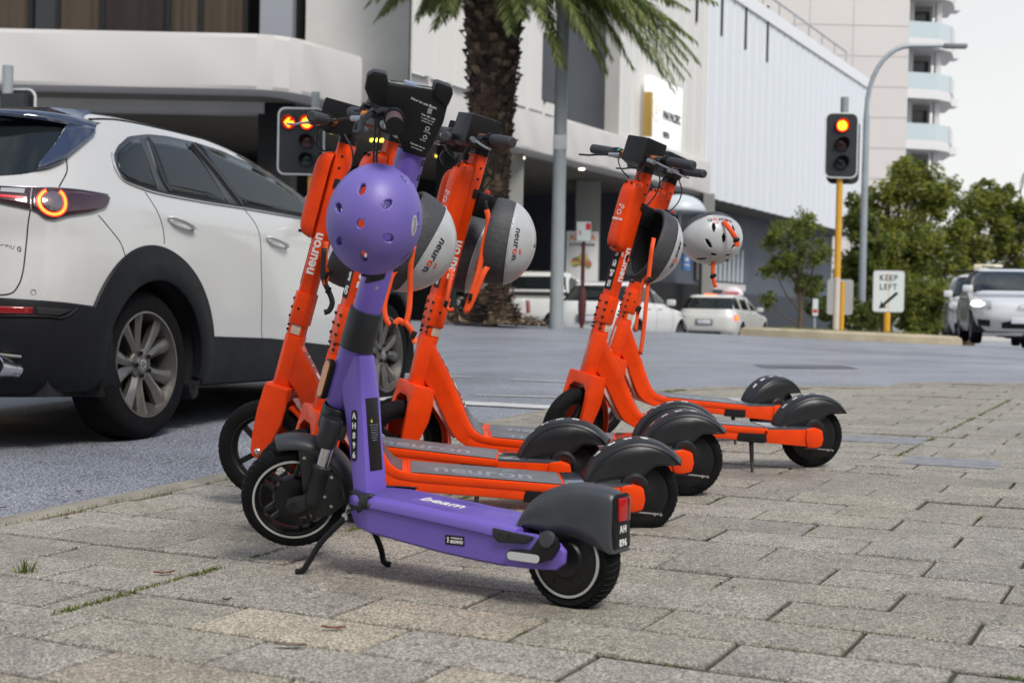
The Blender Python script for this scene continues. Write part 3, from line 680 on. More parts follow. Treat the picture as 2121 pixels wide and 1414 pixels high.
def rings_logo(mb,m,T,s):
    # two small circles beside the o
    for x,y,r in ((0,0,.10),(.20,.09,.15)):
        mb.lathe([((r-.045)*s,0),((r-.045)*s,.0006),(r*s,.0006),(r*s,0)],m,18,T@Matrix.Translation((x*s,y*s,0)),axis='z')
def wordmark(name,size,m,parent,T,bold=.0):
    mb=MB(); text('t',"neuron",size,m,None,T,bold=bold,mb=mb); w=size*2.72
    rings_logo(mb,m,T@Matrix.Translation((w*.245,size*.46,0)),size*.85)
    return mb.build(name,parent,smooth=0,merge=False)
def orange_scooter():
    t=thing('kick_scooter','-','scooter')
    # frame: head tube, down tube and deck rails in one welded piece
    mb=MB(); T0=Matrix.Translation(QN)@Matrix.Rotation(-PHI,4,'Y')
    oct_tube(mb,.029,.031,.004,.178,orange,T=T0)
    sec=[(.812,.522,.852,.405,.029),(.795,.480,.838,.388,.0305),(.765,.420,.812,.345,.034),(.735,.350,.786,.290,.039),(.714,.298,.766,.244,.047),(.700,.264,.748,.215,.056),(.684,.238,.724,.194,.066),(.662,.222,.692,.178,.074),(.635,.2155,.650,.168,.078),(.60,.2105,.60,.159,.078),(.40,.188,.40,.137,.078),(.205,.167,.205,.114,.078)]
    sec=smooth_tab(sec,3); g=[]
    for ux_,uz,lx,lz,w_ in sec:
        b=.0045; d=Vector((lx-ux_,0,lz-uz)); n=d.normalized(); Uv=Vector((ux_,0,uz)); Lv=Vector((lx,0,lz)); Y=Vector((0,1,0))
        g.append([Uv+Y*(w_-b),Uv+Y*(w_-b*.3)+n*b*.3,Uv+Y*w_+n*b,lerp(Uv,Lv,.42)+Y*w_,lerp(Uv,Lv,.5)+Y*(w_-.003),Lv+Y*w_-n*b,Lv+Y*(w_-b*.3)-n*b*.3,Lv+Y*(w_-b),
                  Lv-Y*(w_-b),Lv-Y*(w_-b*.3)-n*b*.3,Lv-Y*w_-n*b,lerp(Uv,Lv,.5)-Y*(w_-.003),lerp(Uv,Lv,.42)-Y*w_,Uv-Y*w_+n*b,Uv-Y*(w_-b*.3)+n*b*.3,Uv-Y*(w_-b)])
    mb.grid(g,orange,close=True); mb.add(g[-1],[tuple(range(16))],orange); 
    # gusset behind the head tube
    mb.prism([(.848,.44),(.872,.37),(.845,.365),(.815,.42)],-.02,.02,orange,bev=.004)
    for s in (-1,1):
        mb.prism([(.22,.163),(.22,.114),(.06,.094),(.0,.090),(.0,.152),(.06,.157)],s*.053 if s>0 else -.078,.078 if s>0 else -.053,orange,bev=.004)
        mb.prism([(.055,.160),(.02,.163),(-.010,.153),(-.014,.12),(-.008,.092),(.02,.086),(.05,.088),(.058,.12)],.050*s if s>0 else -.086,.086 if s>0 else -.050,orange,bev=.010)
    fr=mb.build('frame',t,smooth=38)
    # mats laid on the frame
    def mat_strip(name,x0i,x1i,m,inset,par,off=.0016):
        mb=MB(); g=[]
        for a in sec:
            ux_,uz,lx,lz,w_=a
            if not (x1i<=ux_<=x0i): continue
            n=(Vector((ux_,0,uz))-Vector((lx,0,lz))).normalized(); P=Vector((ux_,0,uz))+n*off; Y=Vector((0,1,0)); w2=w_-inset
            g.append([P-n*off-Y*w2,P-Y*w2]+[P+Y*w2*k for k in (-.5,0,.5)]+[P+Y*w2,P-n*off+Y*w2])
        mb.grid(g,m); mb.add(g[0],[tuple(range(7))],m); mb.add(g[-1],[tuple(range(7))],m); return mb.build(name,par,smooth=40)
    mat_strip('kick_plate',.715,.650,M('dark_grip',(.075,.08,.088),.32,var=.25,vs=14,spec=.8),.006,fr)
    mb=MB(); z=lambda x: interp([(.205,.167),(.40,.188),(.60,.2105),(.645,.216)],x)
    x0,x1=.215,.630; mb.prism([(x0,z(x0)-.001),(x0,z(x0)+.0022),(x1,z(x1)+.0022),(x1,z(x1)-.001)],-.0715,.0715,greymat,bev=.0006); dm=mb.build('deck_mat',fr)
    mb=MB()
    for s in (-1,1): mb.tube([(x0-.005,s*.0735,z(x0)+.0004),(x1,s*.0735,z(x1)+.0004)],.0013,dark,6)
    mb.tube([(x1+.006,-.068,z(x1)+.002),(x1+.006,.068,z(x1)+.002)],.0028,orange,6); mb.build('deck_groove',fr)
    sl=(z(.6)-z(.25))/.35; wordmark('lettering',.096,ghost,fr,frame((.43,.010,z(.43)+.0024),(-1,0,-sl),(0,-1,0)),.0012)
    # down-tube sticker with safety panels
    mb=MB(); g=[]
    for a in sec:
        if .712<=a[0]<=.800:
            n=(Vector((a[0],0,a[1]))-Vector((a[2],0,a[3]))).normalized(); P=Vector((a[0],0,a[1]))+n*.0012; g.append([P+Vector((0,k*(a[4]-.008),0)) for k in (-1,-.3,.3,1)])
    mb.grid(g,M('red_sticker',(.42,.035,.02),.45,var=.3,vs=70)); st=mb.build('sticker',fr)
    mb=MB(); n_=Vector((.93,0,.37)).normalized()
    def on(t_,y): 
        a=(.795,.482); b=(.712,.298); P=Vector((lerp(a[0],b[0],t_),y,lerp(a[1],b[1],t_))); d=Vector((b[0]-a[0],0,b[1]-a[1])).normalized(); nn=Vector((-d.z,0,d.x)); nn=-nn if nn.x>0 else nn
        return frame(P+nn*.0032,(0,-1,0),-d)
    for t_,s_,z_ in ((.10,"Max 1 rider",.007),(.24,"No riding",.007),(.88,"RIDE RESPONSIBLY",.0058),(.97,"PARK THE RIGHT WAY",.005)): text('x',s_,z_,white_i,None,on(t_,0),mb=mb)
    mb.lathe([(.001,.0),(.015,.0),(.015,.0006)],white_i,24,on(.62,0),axis='z'); mb.lathe([(.001,.0),(.013,.0),(.013,.0006)],white_i,24,on(.42,0),axis='z')
    mb.build('lettering',st,smooth=0,merge=False)
    # side reflectors: pale strip under the down tube and on the head tube side
    mb=MB(); mb.prism([(.832,.340),(.752,.205),(.742,.210),(.80,.345)],-.028,.028,pinkw,bev=.002); mb.build('underside_reflector',fr)
    mb=MB(); mb.box(-.004,.0305,-.012,.012,.04,.15,pinkw,T0,c=.0095); mb.build('front_reflector',fr)
    # rear plate, fender, tail
    mb=MB(); mb.prism([(.208,.160),(.208,.1705),(.10,.1665),(.02,.163),(.02,.156)],-.076,.076,platem,bev=.002); rp_=mb.build('rear_plate',t)
    mb=MB()
    for x,y in ((.196,-.062),(.196,.062),(.196,0),(.12,.066),(.12,-.066)): mb.lathe([(.004,0),(.004,.0015),(.001,.002)],dark,8,Matrix.Translation((x,y,.1685)),axis='z')
    mb.build('screw',rp_)
    mb=MB(); cz=.118
    def arc(rr,y,a): return Vector((rr*math.cos(a),y,cz+rr*math.sin(a)))
    g=[]; A0_,A1_=R(17),R(143)
    for i in range(37):
        a=A0_+(A1_-A0_)*i/36; k=1-.35*max(0,(i-30)/6)**2
        g.append([arc(.146,.047,a),arc(.150,.0465,a),arc(.156,.040*k,a),arc(.160,.028*k,a),arc(.161,0,a),arc(.160,-.028*k,a),arc(.156,-.040*k,a),arc(.150,-.0465,a),arc(.146,-.047,a)])
    mb.grid(g,fendm)
    for s in (-1,1):
        g=[]
        for i in range(37):
            a=A0_+(A1_-A0_)*i/36; ou=arc(.149,s*.0468,a)
            if a<R(95): inn=Vector((max(.0,ou.x) if ou.x<.05 else lerp(.02,ou.x,.9),s*.050,.163))
            else:
                q=(a-R(95))/(A1_-R(95)); inn=Vector((lerp(-.004,-.098,q),s*.048,lerp(.163,.207,min(1,q*2.2)**.7)))
            g.append([ou,lerp(ou,inn,.35)+Vector((0,-s*.003,0)),lerp(ou,inn,.7)+Vector((0,-s*.002,0)),inn])
        mb.grid(g,fendm)
        mb.lathe([(.040,s*.040),(.040,s*.052),(.034,s*.058),(.001,s*.058)],fendm,24,Matrix.Translation((.012,0,.150)),a0=R(5),a1=R(175))
    mb.build('rear_fender',t,smooth=45,solid=.0016)
    mb=MB(); mb.box(-.146,-.136,-.018,.018,.172,.188,M('tail_lens',(.35,.01,.01),.2,coat=.6)); 
    # side panel with kickstand
    mb=MB(); mb.prism([(.318,.155),(.210,.147),(.208,.118),(.222,.112),(.325,.124)],.0775,.0815,blackp,bev=.002); mb.build('side_panel',t)
    mb=MB(); mb.tube([(.262,.060,.125),(.266,.078,.080),(.270,.092,.045)],[.009,.008,.007],blackp,10); mb.tube([(.270,.092,.05),(.275,.112,.010),(.278,.118,.003)],[.0055,.0055,.008],blackp,10); mb.build('kickstand',t)
    mb=MB(); mb.tube([(.05,.052,.083),(.0,.050,.078),(-.06,.048,.070)],.0035,M('grey_cable',(.10,.10,.10),.5),6); mb.lathe([(.005,.046),(.005,.052),(.001,.052)],steel,10,Matrix.Translation((-.045,0,.072))); mb.lathe([(.006,.046),(.004,.054),(.001,.054)],steel,10,Matrix.Translation((-.062,0,.070))); mb.build('brake_cable',t)
    disc_wheel(t,'rear_wheel',.119,.046,0,.119,0,.74)
    # ----- parts that turn with the handlebar
    P=[]
    mb=MB()
    prof=[(.036,.020),(-.036,.020),(-.045,-.03),(-.046,-.085),(-.026,-.165),(-.012,-.202),(.004,-.208),(.018,-.204),(.028,-.188),(.036,-.13),(.040,-.06)]
    for s in (-1,1): mb.prism(prof,.046*s if s>0 else -.062,.062 if s>0 else -.046,orange,bev=.005)
    mb.prism([(-.0595,-.085),(-.0595,-.005),(-.050,.0225),(.050,.0225),(.0595,-.005),(.0595,-.085),(.0475,-.085),(.040,-.038),(.022,-.020),(-.022,-.020),(-.040,-.038),(-.0475,-.085)],-.038,.0385,orange,bev=.003,axis='x')
    mb.lathe([(.024,.0),(.024,.012)],blackp,20,Matrix.Translation((0,0,0)),axis='z')
    fk=mb.build('fork',t,smooth=38); P.append(fk)
    mb=MB()
    for s in (-1,1): mb.lathe([(.010,s*.062),(.010,s*.066),(.006,s*.070),(.001,s*.071)],steel,16,Matrix.Translation((.002,0,-.186)))
    mb.build('axle_nut',fk)
    wf=disc_wheel(t,'front_wheel',.150,.050,0,0,1,.70); wf['wl']=1; P.append(wf)
    mb=MB(); g=[]
    for i in range(25):
        a=R(108)+R(82)*i/24; T_=lambda rr,y:(.002+rr*math.cos(a),y,-.186+rr*math.sin(a)); g.append([T_(.154,.030),T_(.162,.027),T_(.164,0),T_(.162,-.027),T_(.154,-.030)])
    mb.grid(g,orange); P.append(mb.build('front_fender',t,smooth=50,solid=.002))
    mb=MB(); oct_tube(mb,.0255,.0275,.178,.22,orange); oct_tube(mb,.0295,.0325,.214,.312,orange); oct_tube(mb,.0245,.0265,.31,.775,orange)
    sm=mb.build('stem',t,smooth=30); P.append(sm)
    mb=MB()
    for zz in (.192,.207,.234,.261,.288):
        for yy in (-.018,.018):
            hx=.0305 if zz>.21 else .0265; mb.box(hx-.002,hx+.0012,yy-.0065,yy+.0065,zz-.004,zz+.004,dark,c=.001)
    for zz,yy in ((.262,.0335),(.70,.0272),(.735,.0272)): mb.lathe([(.0045,yy-.002),(.0045,yy),(.001,yy+.0006)],dark,8,Matrix.Translation((.004 if zz<.5 else -.004,0,zz)))
    mb.build('bolt',sm)
    mb=MB(); mb.box(-.018,.012,.0274,.0281,.184,.212,M('warning_label',(.66,.60,.5),.5,var=.5,vs=150,dirt=(.6,.25,.1)),c=.0003); mb.build('warning_label',sm)
    mb=MB(); mb.box(.0246,.0254,-.0165,.0165,.335,.490,dark); mb.build('number_strip',sm)
    wordmark('lettering',.044,white_i,sm,frame((.004,.0268,.435),(0,0,1),(1,0,0)),.0013)
    # battery cover on the front of the stem
    mb=MB(); g=[]
    for i in range(33):
        t_=i/32; zz=lerp(.472,.742,t_); e=1-abs(2*t_-1)**7; wd=.010+.026*e**.5; dp=.012+.042*e**.6; row=[]
        for k in range(13):
            b=-PI/2+PI*k/12; row.append((.022+dp*abs(math.cos(b))**.45,wd*math.copysign(abs(math.sin(b))**.55,math.sin(b)),zz))
        g.append(row)
    mb.grid(g,orange); mb.add(g[0],[tuple(range(13))],orange); mb.add(g[-1],[tuple(range(13))],orange); bt=mb.build('battery_cover',t,smooth=50); P.append(bt)
    mb=MB(); Tb=frame((.0763,0,.60),(0,1,0),(0,0,1)); text('x',"neuron",.016,white_i,None,Tb@Matrix.Translation((0,-.012,0)),mb=mb,bold=.0004)
    for x,y,r in ((0,.012,.010),(.010,.032,.007),(-.004,.038,.0042)): mb.lathe([(r-.0028,0),(r-.0028,.0007),(r,.0007),(r,0)],white_i,18,Tb@Matrix.Translation((x,y,0)),axis='z')
    mb.build('lettering',bt,smooth=0,merge=False)
    mb=MB()
    for zz in (.487,.724):
        for yy in (-.014,.014): mb.box(.060,.0735,yy-.0018,yy+.0018,zz-.004,zz+.004,dark,c=.001)
    mb.build('vent_slot',bt)
    # top section, display
    mb=MB(); oct_tube(mb,.0255,.0275,.774,.83,blackp); mb.prism([(-.010,.795),(-.022,.83),(-.024,.889),(.086,.889),(.090,.800),(.055,.790)],-.050,.050,blackp,bev=.004)
    hd=mb.build('display_housing',t,smooth=35); P.append(hd)
    mb=MB(); mb.box(-.021,.083,-.047,.047,.8885,.8902,screen,c=.0006); mb.build('display',hd)
    mb=MB(); mb.tube([(.040,y,.825) for y in (-.13,-.04,.04,.13)],.0125,copper,14); hb=mb.build('handlebar',t); P.append(hb)
    for s in (-1,1):
        mb=MB(); mb.tube([(.040,s*y,.825) for y in (.125,.13,.235,.243,.246)],[.0165,.0175,.0175,.0165,.012],M('grip_rubber',(.035,.037,.042),.55,bump=.5,bs=400),18); 
        for q in range(18): a=TAU*q/18; mb.box(-.002,.002,.118,.130,.017,.0195,blackp,Matrix.Translation((.040,0,.825))@Matrix.Rotation(a,4,'Y')@Matrix.Diagonal((1,s,1,1)))
        mb.lathe([(.0125,s*.108),(.020,s*.108),(.0205,s*.116),(.018,s*.120)],blackp,18,Matrix.Translation((.040,0,.825))); mb.build('grip',hb)
        mb=MB(); mb.tube([(0.052,s*.095,0.825),(0.070,s*.10,0.818),(0.082,s*.118,0.808)],[.010,.011,.009],blackp,10)
        mb.tube([(0.080,s*.085,0.812),(0.088,s*.120,0.806),(0.096,s*.16,0.798),(0.098,s*.20,0.790),(0.106,s*.238,0.786)],[.006,.0075,.006,.0055,.006],alum if s>0 else blackp,10,flat=.6)
        mb.tube([(0.078,s*.07,0.812),(0.090,s*.11,0.806)],[.009,.008],alum,10); mb.build('brake_lever',hb)
    mb=MB(); mb.lathe([(.0178,-.118),(.0182,-.112),(.0182,-.106),(.0178,-.100)],M('teal_ring',(.05,.42,.36),.4),18,Matrix.Translation((.040,0,.825))); mb.build('bell_ring',hb)
    mb=MB(); mb.tube(smooth_tab([(.075,.075,.815),(.080,.050,.77),(.074,.04,.745),(.05,.033,.735)],5),.0026,cable_m,7)
    mb.tube(smooth_tab([(.075,-.07,.815),(.105,-.045,.79),(.105,-.02,.76),(.072,.0,.738)],5),.0026,cable_m,7)
    mb.tube(smooth_tab([(.0,.05,.800),(-.034,.050,.765),(-.046,.042,.72),(-.030,.034,.675),(-.010,.029,.655)],5),.0028,cable_m,7)
    mb.box(-.018,.0,.0268,.031,.640,.668,dark,c=.002); cb=mb.build('cable',t); P.append(cb)
    mb=MB(); mb.box(-.085,-.024,-.026,.026,.585,.665,blackp,c=.008); mb.box(-.074,-.058,-.006,.006,.66,.676,M('red_knob',(.75,.03,.02),.35),c=.003); lk=mb.build('helmet_lock',t); P.append(lk)
    for p in P: p['turn']=1
    return t,sec
def set_steer(root,st):
    Mx=steerM(st)
    for c in root.children:
        if c.get('turn'):
            c.matrix_parent_inverse=Matrix.Identity(4)
            c.matrix_basis=Mx@(Matrix.Translation((.002,0,-.186)) if c.get('wl') else Matrix.Identity(4))
POSE=[((.159,4.239,3.076,.083,0,.020),-8,"1258","orange kick scooter furthest left, nearest the white car, its front wheel turned side-on"),
 ((.339,3.944,3.215,.109,-.023,.001),25,"6L2G","orange kick scooter directly behind the purple one, fender numbered 6L2G"),
 ((.555,4.534,3.173,.056,0,.005),30,"13V4","orange kick scooter numbered 13V4 in the middle of the row"),
 ((.553,4.683,3.100,.060,.017,-.021),-8,"177A","orange kick scooter mostly hidden behind the one numbered 13V4"),
 ((1.122,5.286,3.325,.075,-.001,0),34,"50V5","orange kick scooter numbered 50V5, right of the middle pair"),
 ((1.147,6.280,3.631,.15,.005,.019),5,"L960","farthest orange kick scooter, standing behind the one numbered 50V5")]
proto,SEC=orange_scooter(); SC=[]
for i,(S,st,num,lab) in enumerate(POSE):
    o=proto if i==0 else copy_tree(proto)
    o.matrix_world=heading_mat(S); set_steer(o,st); tag(o,lab,'scooter','orange hire scooters standing in a row'); SC.append(o)
    sm=[c for c in o.children if c.name.startswith('stem')][0]; fd=[c for c in o.children if c.name.startswith('rear_fender')][0]
    for k,ch in enumerate(num):     # number stacked on the stem and along the fender
        text('digit',ch,.034,white_i,sm,frame((.0256,0,.470-k*.038),(0,1,0),(0,0,1)),bold=.0006,depth=.0004)
        a=R(48+k*17); text('digit',ch,.030,white_i,fd,frame((.1618*math.cos(a),0,.118+.1618*math.sin(a)),(0,-1,0),(math.sin(a),0,-math.cos(a))),bold=.001)
# ---------------------------------------------------------------- purple scooter
purple=M('purple_paint',(.155,.10,.46),.38,coat=.15,var=.10,vs=9,dirt=(.115,.075,.38),bump=.04,bs=260,chips=30)
greyp=M('grey_plastic',(.055,.06,.068),.36,chips=26,var=.25,vs=14,bump=.08,bs=200)
greyd=M('dark_grey_plastic',(.022,.024,.027),.42,spec=.4,var=.3,vs=20,bump=.08,bs=200)
PQ=Vector((.668,0,.38)); PPH=R(20.15)
def purple_scooter():
    S=(.118,2.971,2.537,-.006,-.007,.028)
    t=thing('kick_scooter','purple kick scooter nearest the camera, on a two-legged centre stand','scooter',mat=heading_mat(S))
    # deck
    mb=MB()
    sec=[(.582,.200,.178,.040),(.572,.212,.150,.064),(.548,.2135,.128,.078),(.50,.2125,.119,.085),(.40,.205,.108,.085),(.30,.197,.097,.085),(.20,.189,.090,.085),(.13,.182,.087,.085),(.095,.178,.089,.083)]
    g=[]
    for x,zt,zb,w in sec:
        zt-=.012; h=zt-zb
        g.append([Vector((x,y,z)) for y,z in ((w-.012,zt+.004),(w-.004,zt+.001),(w,zt-.007),(w,zt-.020),(w-.0055,zt-.025),(w-.0065,zb+.006),(w-.013,zb),(-w+.013,zb),(-w+.0065,zb+.006),(-w+.0055,zt-.025),(-w,zt-.020),(-w,zt-.007),(-w+.004,zt+.001),(-w+.012,zt+.004))])
    mb.grid(g,purple,close=True); mb.add(g[0],[tuple(range(14))],purple); mb.add(g[-1],[tuple(range(14))],purple)
    for s in (-1,1): mb.prism([(.12,.165),(.12,.088),(.06,.089),(-.006,.094),(-.024,.108),(-.026,.135),(-.010,.150),(.05,.163)],s*.060 if s>0 else -.079,.079 if s>0 else -.060,purple,bev=.006)
    dk=mb.build('deck',t,smooth=45)
    mb=MB(); zt=lambda x: interp([(.10,.1705),(.30,.1895),(.50,.205),(.565,.2065)],x)
    for k in range(60):
        x=.10+.46*k/60
        if .28<x<.42: 
            segs=((-.062,-.030),(.030,.062))
        else: segs=((-.062,.062),)
        for a,b in segs: mb.tube([(x,a,zt(x)-.0002),(x+.012*math.sin(k*.0),(a+b)/2,zt(x)-.0002),(x,b,zt(x)-.0002)],.0011,M('purple_tread',(.09,.06,.26),.5),4)
    mb.build('tread',dk)
    sl=(.205-.1895)/.2; text('lettering',"beam",.056,white_i,dk,frame((.345,0,zt(.345)+.0015),(-1,0,-sl),(0,-1,0)),bold=.0004)
    mb=MB(); Tb=frame((.255,.0795,.130),(-1,0,0.02),(0,0,1)); mb.box(-.026,.026,-.0105,.0105,-.001,.0006,blackp,Tb,c=.0004); text('x',"POWERED BY",.0052,white_i,None,Tb@Matrix.Translation((.006,.0045,.001)),mb=mb); text('x',"SEGWAY",.0088,white_i,None,Tb@Matrix.Translation((.006,-.0035,.001)),mb=mb,bold=.0003)
    mb.tube([(-.021,.004,.0015),(-.017,.006,.0015),(-.018,-.006,.0015)],.0012,white_i,5,Tb); mb.build('badge',dk,smooth=0,merge=False)
    mb=MB()  # front bumper trim round the nose
    g=[]
    for i in range(25):
        b=-1+2*i/24; y=.0865*math.copysign(abs(b)**.8,b); x=.596-.098*abs(b)**3.0; h0=.0 if abs(b)<.9 else .012
        g.append([(x-.014,y*.90,.2095),(x-.002,y*.99,.205),(x+.003,y*1.012,.190),(x+.001,y*1.012,.176),(x-.006,y,.164+h0*2.2)])
    mb.grid(g,greyd); mb.build('nose_trim',t,smooth=50,solid=.003)
    for s in (-1,1):
        mb=MB(); mb.prism([(.150,.169),(.045,.160),(.052,.150),(.075,.142),(.135,.139),(.148,.150)],.0795*s if s>0 else -.0875,.0875 if s>0 else -.0795,greyd,bev=.003)
        for x in (.128,.105): mb.lathe([(.0035,s*.087),(.0035,s*.088),(.001,s*.088)],dark,8,Matrix.Translation((x,0,.157)))
        mb.build('side_trim',t,smooth=40)
        mb=MB(); mb.prism([(.02,.172),(-.016,.165),(-.022,.145),(-.002,.118),(.030,.106),(.104,.106),(.112,.116),(.102,.128),(.050,.132)],.080*s if s>0 else -.094,.094 if s>0 else -.080,blackp,bev=.004)
        mb.lathe([(.016,s*.086),(.0175,s*.096),(.0165,s*.101),(.001,s*.1015)],greyp,24,Matrix.Translation((.004,0,.161)))
        br=mb.build('axle_bracket',t,smooth=45); mb=MB(); mb.prism([(.032+.0085*math.cos(a)-0,.1165+.0085*math.sin(a)) for a in [PI/2+PI*k/8 for k in range(9)]][::-1]+[(.096+.0085*math.cos(a),.1165+.0085*math.sin(a)) for a in [-PI/2+PI*k/8 for k in range(9)]][::-1],s*.0935 if s>0 else -.0965,.0965 if s>0 else -.0935,M('white_reflector',(.62,.63,.62),.35,var=.15,vs=260)); mb.build('reflector',br)
    # neck and head
    T0=Matrix.Translation(PQ)@Matrix.Rotation(-PPH,4,'Y')
    mb=MB(); g=[]
    for xf,zf,xr,zr,w in ((.640,.505,.575,.522,.030),(.634,.450,.567,.470,.034),(.618,.395,.560,.405,.035),(.608,.340,.555,.345,.035),(.598,.280,.549,.283,.036),(.588,.215,.543,.216,.038),(.586,.198,.542,.198,.039)):
        F=Vector((xf,0,zf)); B=Vector((xr,0,zr)); Y=Vector((0,1,0)); b=.22
        g.append([lerp(F,B,.0)+Y*w*.80,lerp(F,B,.05)+Y*w*.95,lerp(F,B,.14)+Y*w,lerp(F,B,.84)+Y*w,lerp(F,B,.95)+Y*w*.95,B+Y*w*.82,B-Y*w*.82,lerp(F,B,.95)-Y*w*.95,lerp(F,B,.84)-Y*w,lerp(F,B,.14)-Y*w,lerp(F,B,.05)-Y*w*.95,F-Y*w*.80])
    mb.grid(g,purple,close=True); mb.add(g[0],[tuple(range(12))],purple)
    mb.lathe([(.030,.02),(.036,.03),(.0385,.05),(.0385,.167),(.035,.168)],purple,32,T0,axis='z')
    nk=mb.build('neck',t,smooth=40)
    mb=MB(); Tn=frame((.600,.0425,.300),(.0,0,1),(1,0,0)); Tn=frame((.583,.0362,.335),(-1,0,.0),(.20,0,1))
    mb.prism([(.0085*math.cos(a),.052+.0085*math.sin(a)) for a in [PI*k/8 for k in range(9)]]+[(.0085*math.cos(a),-.052+.0085*math.sin(a)) for a in [PI+PI*k/8 for k in range(9)]],-.001,.0006,blackp,Tn,axis='z'); pl=mb.build('number_label',nk)
    mb=MB(); [text('x',c,.0205,white_i,None,Tn@Matrix.Translation((0,.046-.023*k,.001)),mb=mb,bold=.0004,sx=.8) for k,c in enumerate("AH896")]; mb.build('lettering',pl,smooth=0,merge=False)
    Ts=frame((.5545,0,.338),(0,-1,0),(.092,0,1))@Matrix.Translation((0,0,.001)); mb=MB(); mb.box(-.022,.022,-.085,.085,-.001,.0006,blackp,Ts,c=.0004); sl_=mb.build('info_label',nk)
    mb=MB(); mb.add([(-.010,.028,.0009),(-.006,.036,.0009),(-.002,.028,.0009)],[(0,1,2)],M('yellow_mark',(.7,.55,.02),.5),Ts)
    for k,s_ in enumerate(("Read the user manual","and wear a helmet","before every ride","Keep both hands","on the handlebar","Do not ride on","wet surfaces")): text('x',s_,.0034,ghost,None,Ts@Matrix.Translation((.001,.022-.006*k,.001)),mb=mb)
    mb.build('lettering',sl_,smooth=0,merge=False)
    for s in (-1,1):
        mb=MB(); Ta=T0@Matrix.Translation((.022,s*.0,.085))@Matrix.Rotation(R(s*38),4,'Z'); 
        def pill(w,h,d0,d1,m): mb.prism([(w*math.cos(a),h-w+w*math.sin(a)) for a in [PI*k/10 for k in range(11)]]+[(w*math.cos(a),-h+w+w*math.sin(a)) for a in [PI+PI*k/10 for k in range(11)]],d0,d1,m,T0@Matrix.Translation((.012,0,.075))@Matrix.Rotation(R(90+ (-52 if s>0 else 180+52)),4,'Z')@Matrix.Rotation(0,4,'X')@Matrix(((1,0,0,0),(0,0,-1,0),(0,1,0,0),(0,0,0,1))),axis='z')
        mb2=mb
        ang=R(66)*s; ax=Vector((math.cos(ang),math.sin(ang),0)); tn=Vector((-math.sin(ang),math.cos(ang),0)); Tp=T0@frame((.020+ax.x*.030,ax.y*.036,.078),tn,(0,0,1))
        def pill2(w,h,z0,z1,m,mb): mb.prism([(w*math.cos(a),h-w+w*math.sin(a)) for a in [PI*k/10 for k in range(11)]]+[(w*math.cos(a),-h+w+w*math.sin(a)) for a in [PI+PI*k/10 for k in range(11)]],z0,z1,m,Tp,axis='z')
        mb=MB(); pill2(.0165,.050,-.004,.008,blackp,mb); rb=mb.build('reflector_mount',t,smooth=40); mb=MB(); pill2(.0125,.045,.006,.0105,amber,mb); mb.build('amber_reflector',rb)
    # rear fender: hollow hood with lamp and number
    mb=MB(); top=[(.118,.166),(.108,.190),(.088,.222),(.060,.245),(.030,.259),(-.004,.267),(-.040,.268),(-.075,.265),(-.100,.259),(-.113,.248),(-.114,.215),(-.113,.180),(-.118,.150),(-.121,.134)]
    low=[(.100,.166),(.096,.175),(.080,.172),(.055,.168),(.035,.165),(.010,.166),(-.012,.164),(-.030,.160),(-.050,.153),(-.070,.146),(-.080,.142),(-.090,.139),(-.100,.136),(-.112,.132)]
    T1=smooth_tab(top,3); L1=smooth_tab(low,3); g=[]
    for (x,z),(lx,lz) in zip(T1,L1):
        P_=Vector((x,0,z)); Q_=Vector((lx,0,lz)); row=[]
        for k,(f,y) in enumerate(((1,.051),(.8,.049),(.62,.0495),(.42,.0505),(.25,.049),(.13,.0445),(.05,.036),(.01,.024),(0,.010))): row.append(lerp(P_,Q_,f)+Vector((0,y,0)))
        ky=lerp(1,.66,max(0,min(1,(.03-x)/.14))); row=[Vector((q.x,q.y*ky,q.z)) for q in row]; g.append(row+[Vector((p.x,-p.y,p.z)) for p in row[::-1]])
    mb.grid(g,greyp); fd=mb.build('rear_fender',t,smooth=50,solid=.003)
    mb=MB(); g=[(.040*math.copysign(min(1,abs(b)),b),z) for b,z in ()]
    mb.prism([(-.028,.250),(-.020,.256),(.020,.256),(.028,.250),(.030,.18),(.032,.142),(-.032,.142),(-.030,.18)],-.1215,-.114,blackp,axis='x',bev=.002); bk=mb.build('tail_plate',fd)
    mb=MB(); mb.box(-.127,-.120,-.022,.022,.199,.248,M('tail_lamp_red',(.42,.004,.006),.15,coat=.6),c=.004); mb.box(-.1275,-.120,-.023,-.006,.198,.249,M('tail_lamp_dark',(.10,.004,.006),.12,coat=1),c=.004); mb.build('tail_lamp',bk)
    text('lettering',"AH",.021,white_i,bk,frame((-.1222,0,.181),(0,-1,0),(0,0,1)),sx=.85,bold=.0004,space=1.2); text('lettering',"896",.021,white_i,bk,frame((-.1222,0,.153),(0,-1,0),(0,0,1)),sx=.85,bold=.0004,space=1.15)
    rw=disc_wheel(t,'rear_wheel',.110,.062,0,.110,0,.76,ring=.080); rw.rotation_euler=(0,1.0,0)
    mb=MB()
    for k in range(5):
        a=TAU*k/5; mb.lathe([(.0038,.031),(.0038,.0335),(.001,.0335)],dark,8,Matrix.Translation((.060*math.cos(a),0,.060*math.sin(a))))
    mb.box(.02,.062,.029,.0335,-.006,.006,greyd,Matrix.Rotation(R(-30),4,'Y'),c=.002); mb.build('hub_cover',rw)
    # centre stand
    mb=MB(); mb.box(.575,.612,-.035,.035,.128,.160,greyd,c=.006)
    mb.tube(smooth_tab([(.604,.045,.140),(.622,.060,.118),(.650,.078,.082),(.672,.092,.040),(.684,.100,.018),(.700,.106,.012)],3),[.0075]*13+[.007,.0075,.008],blackp,10)
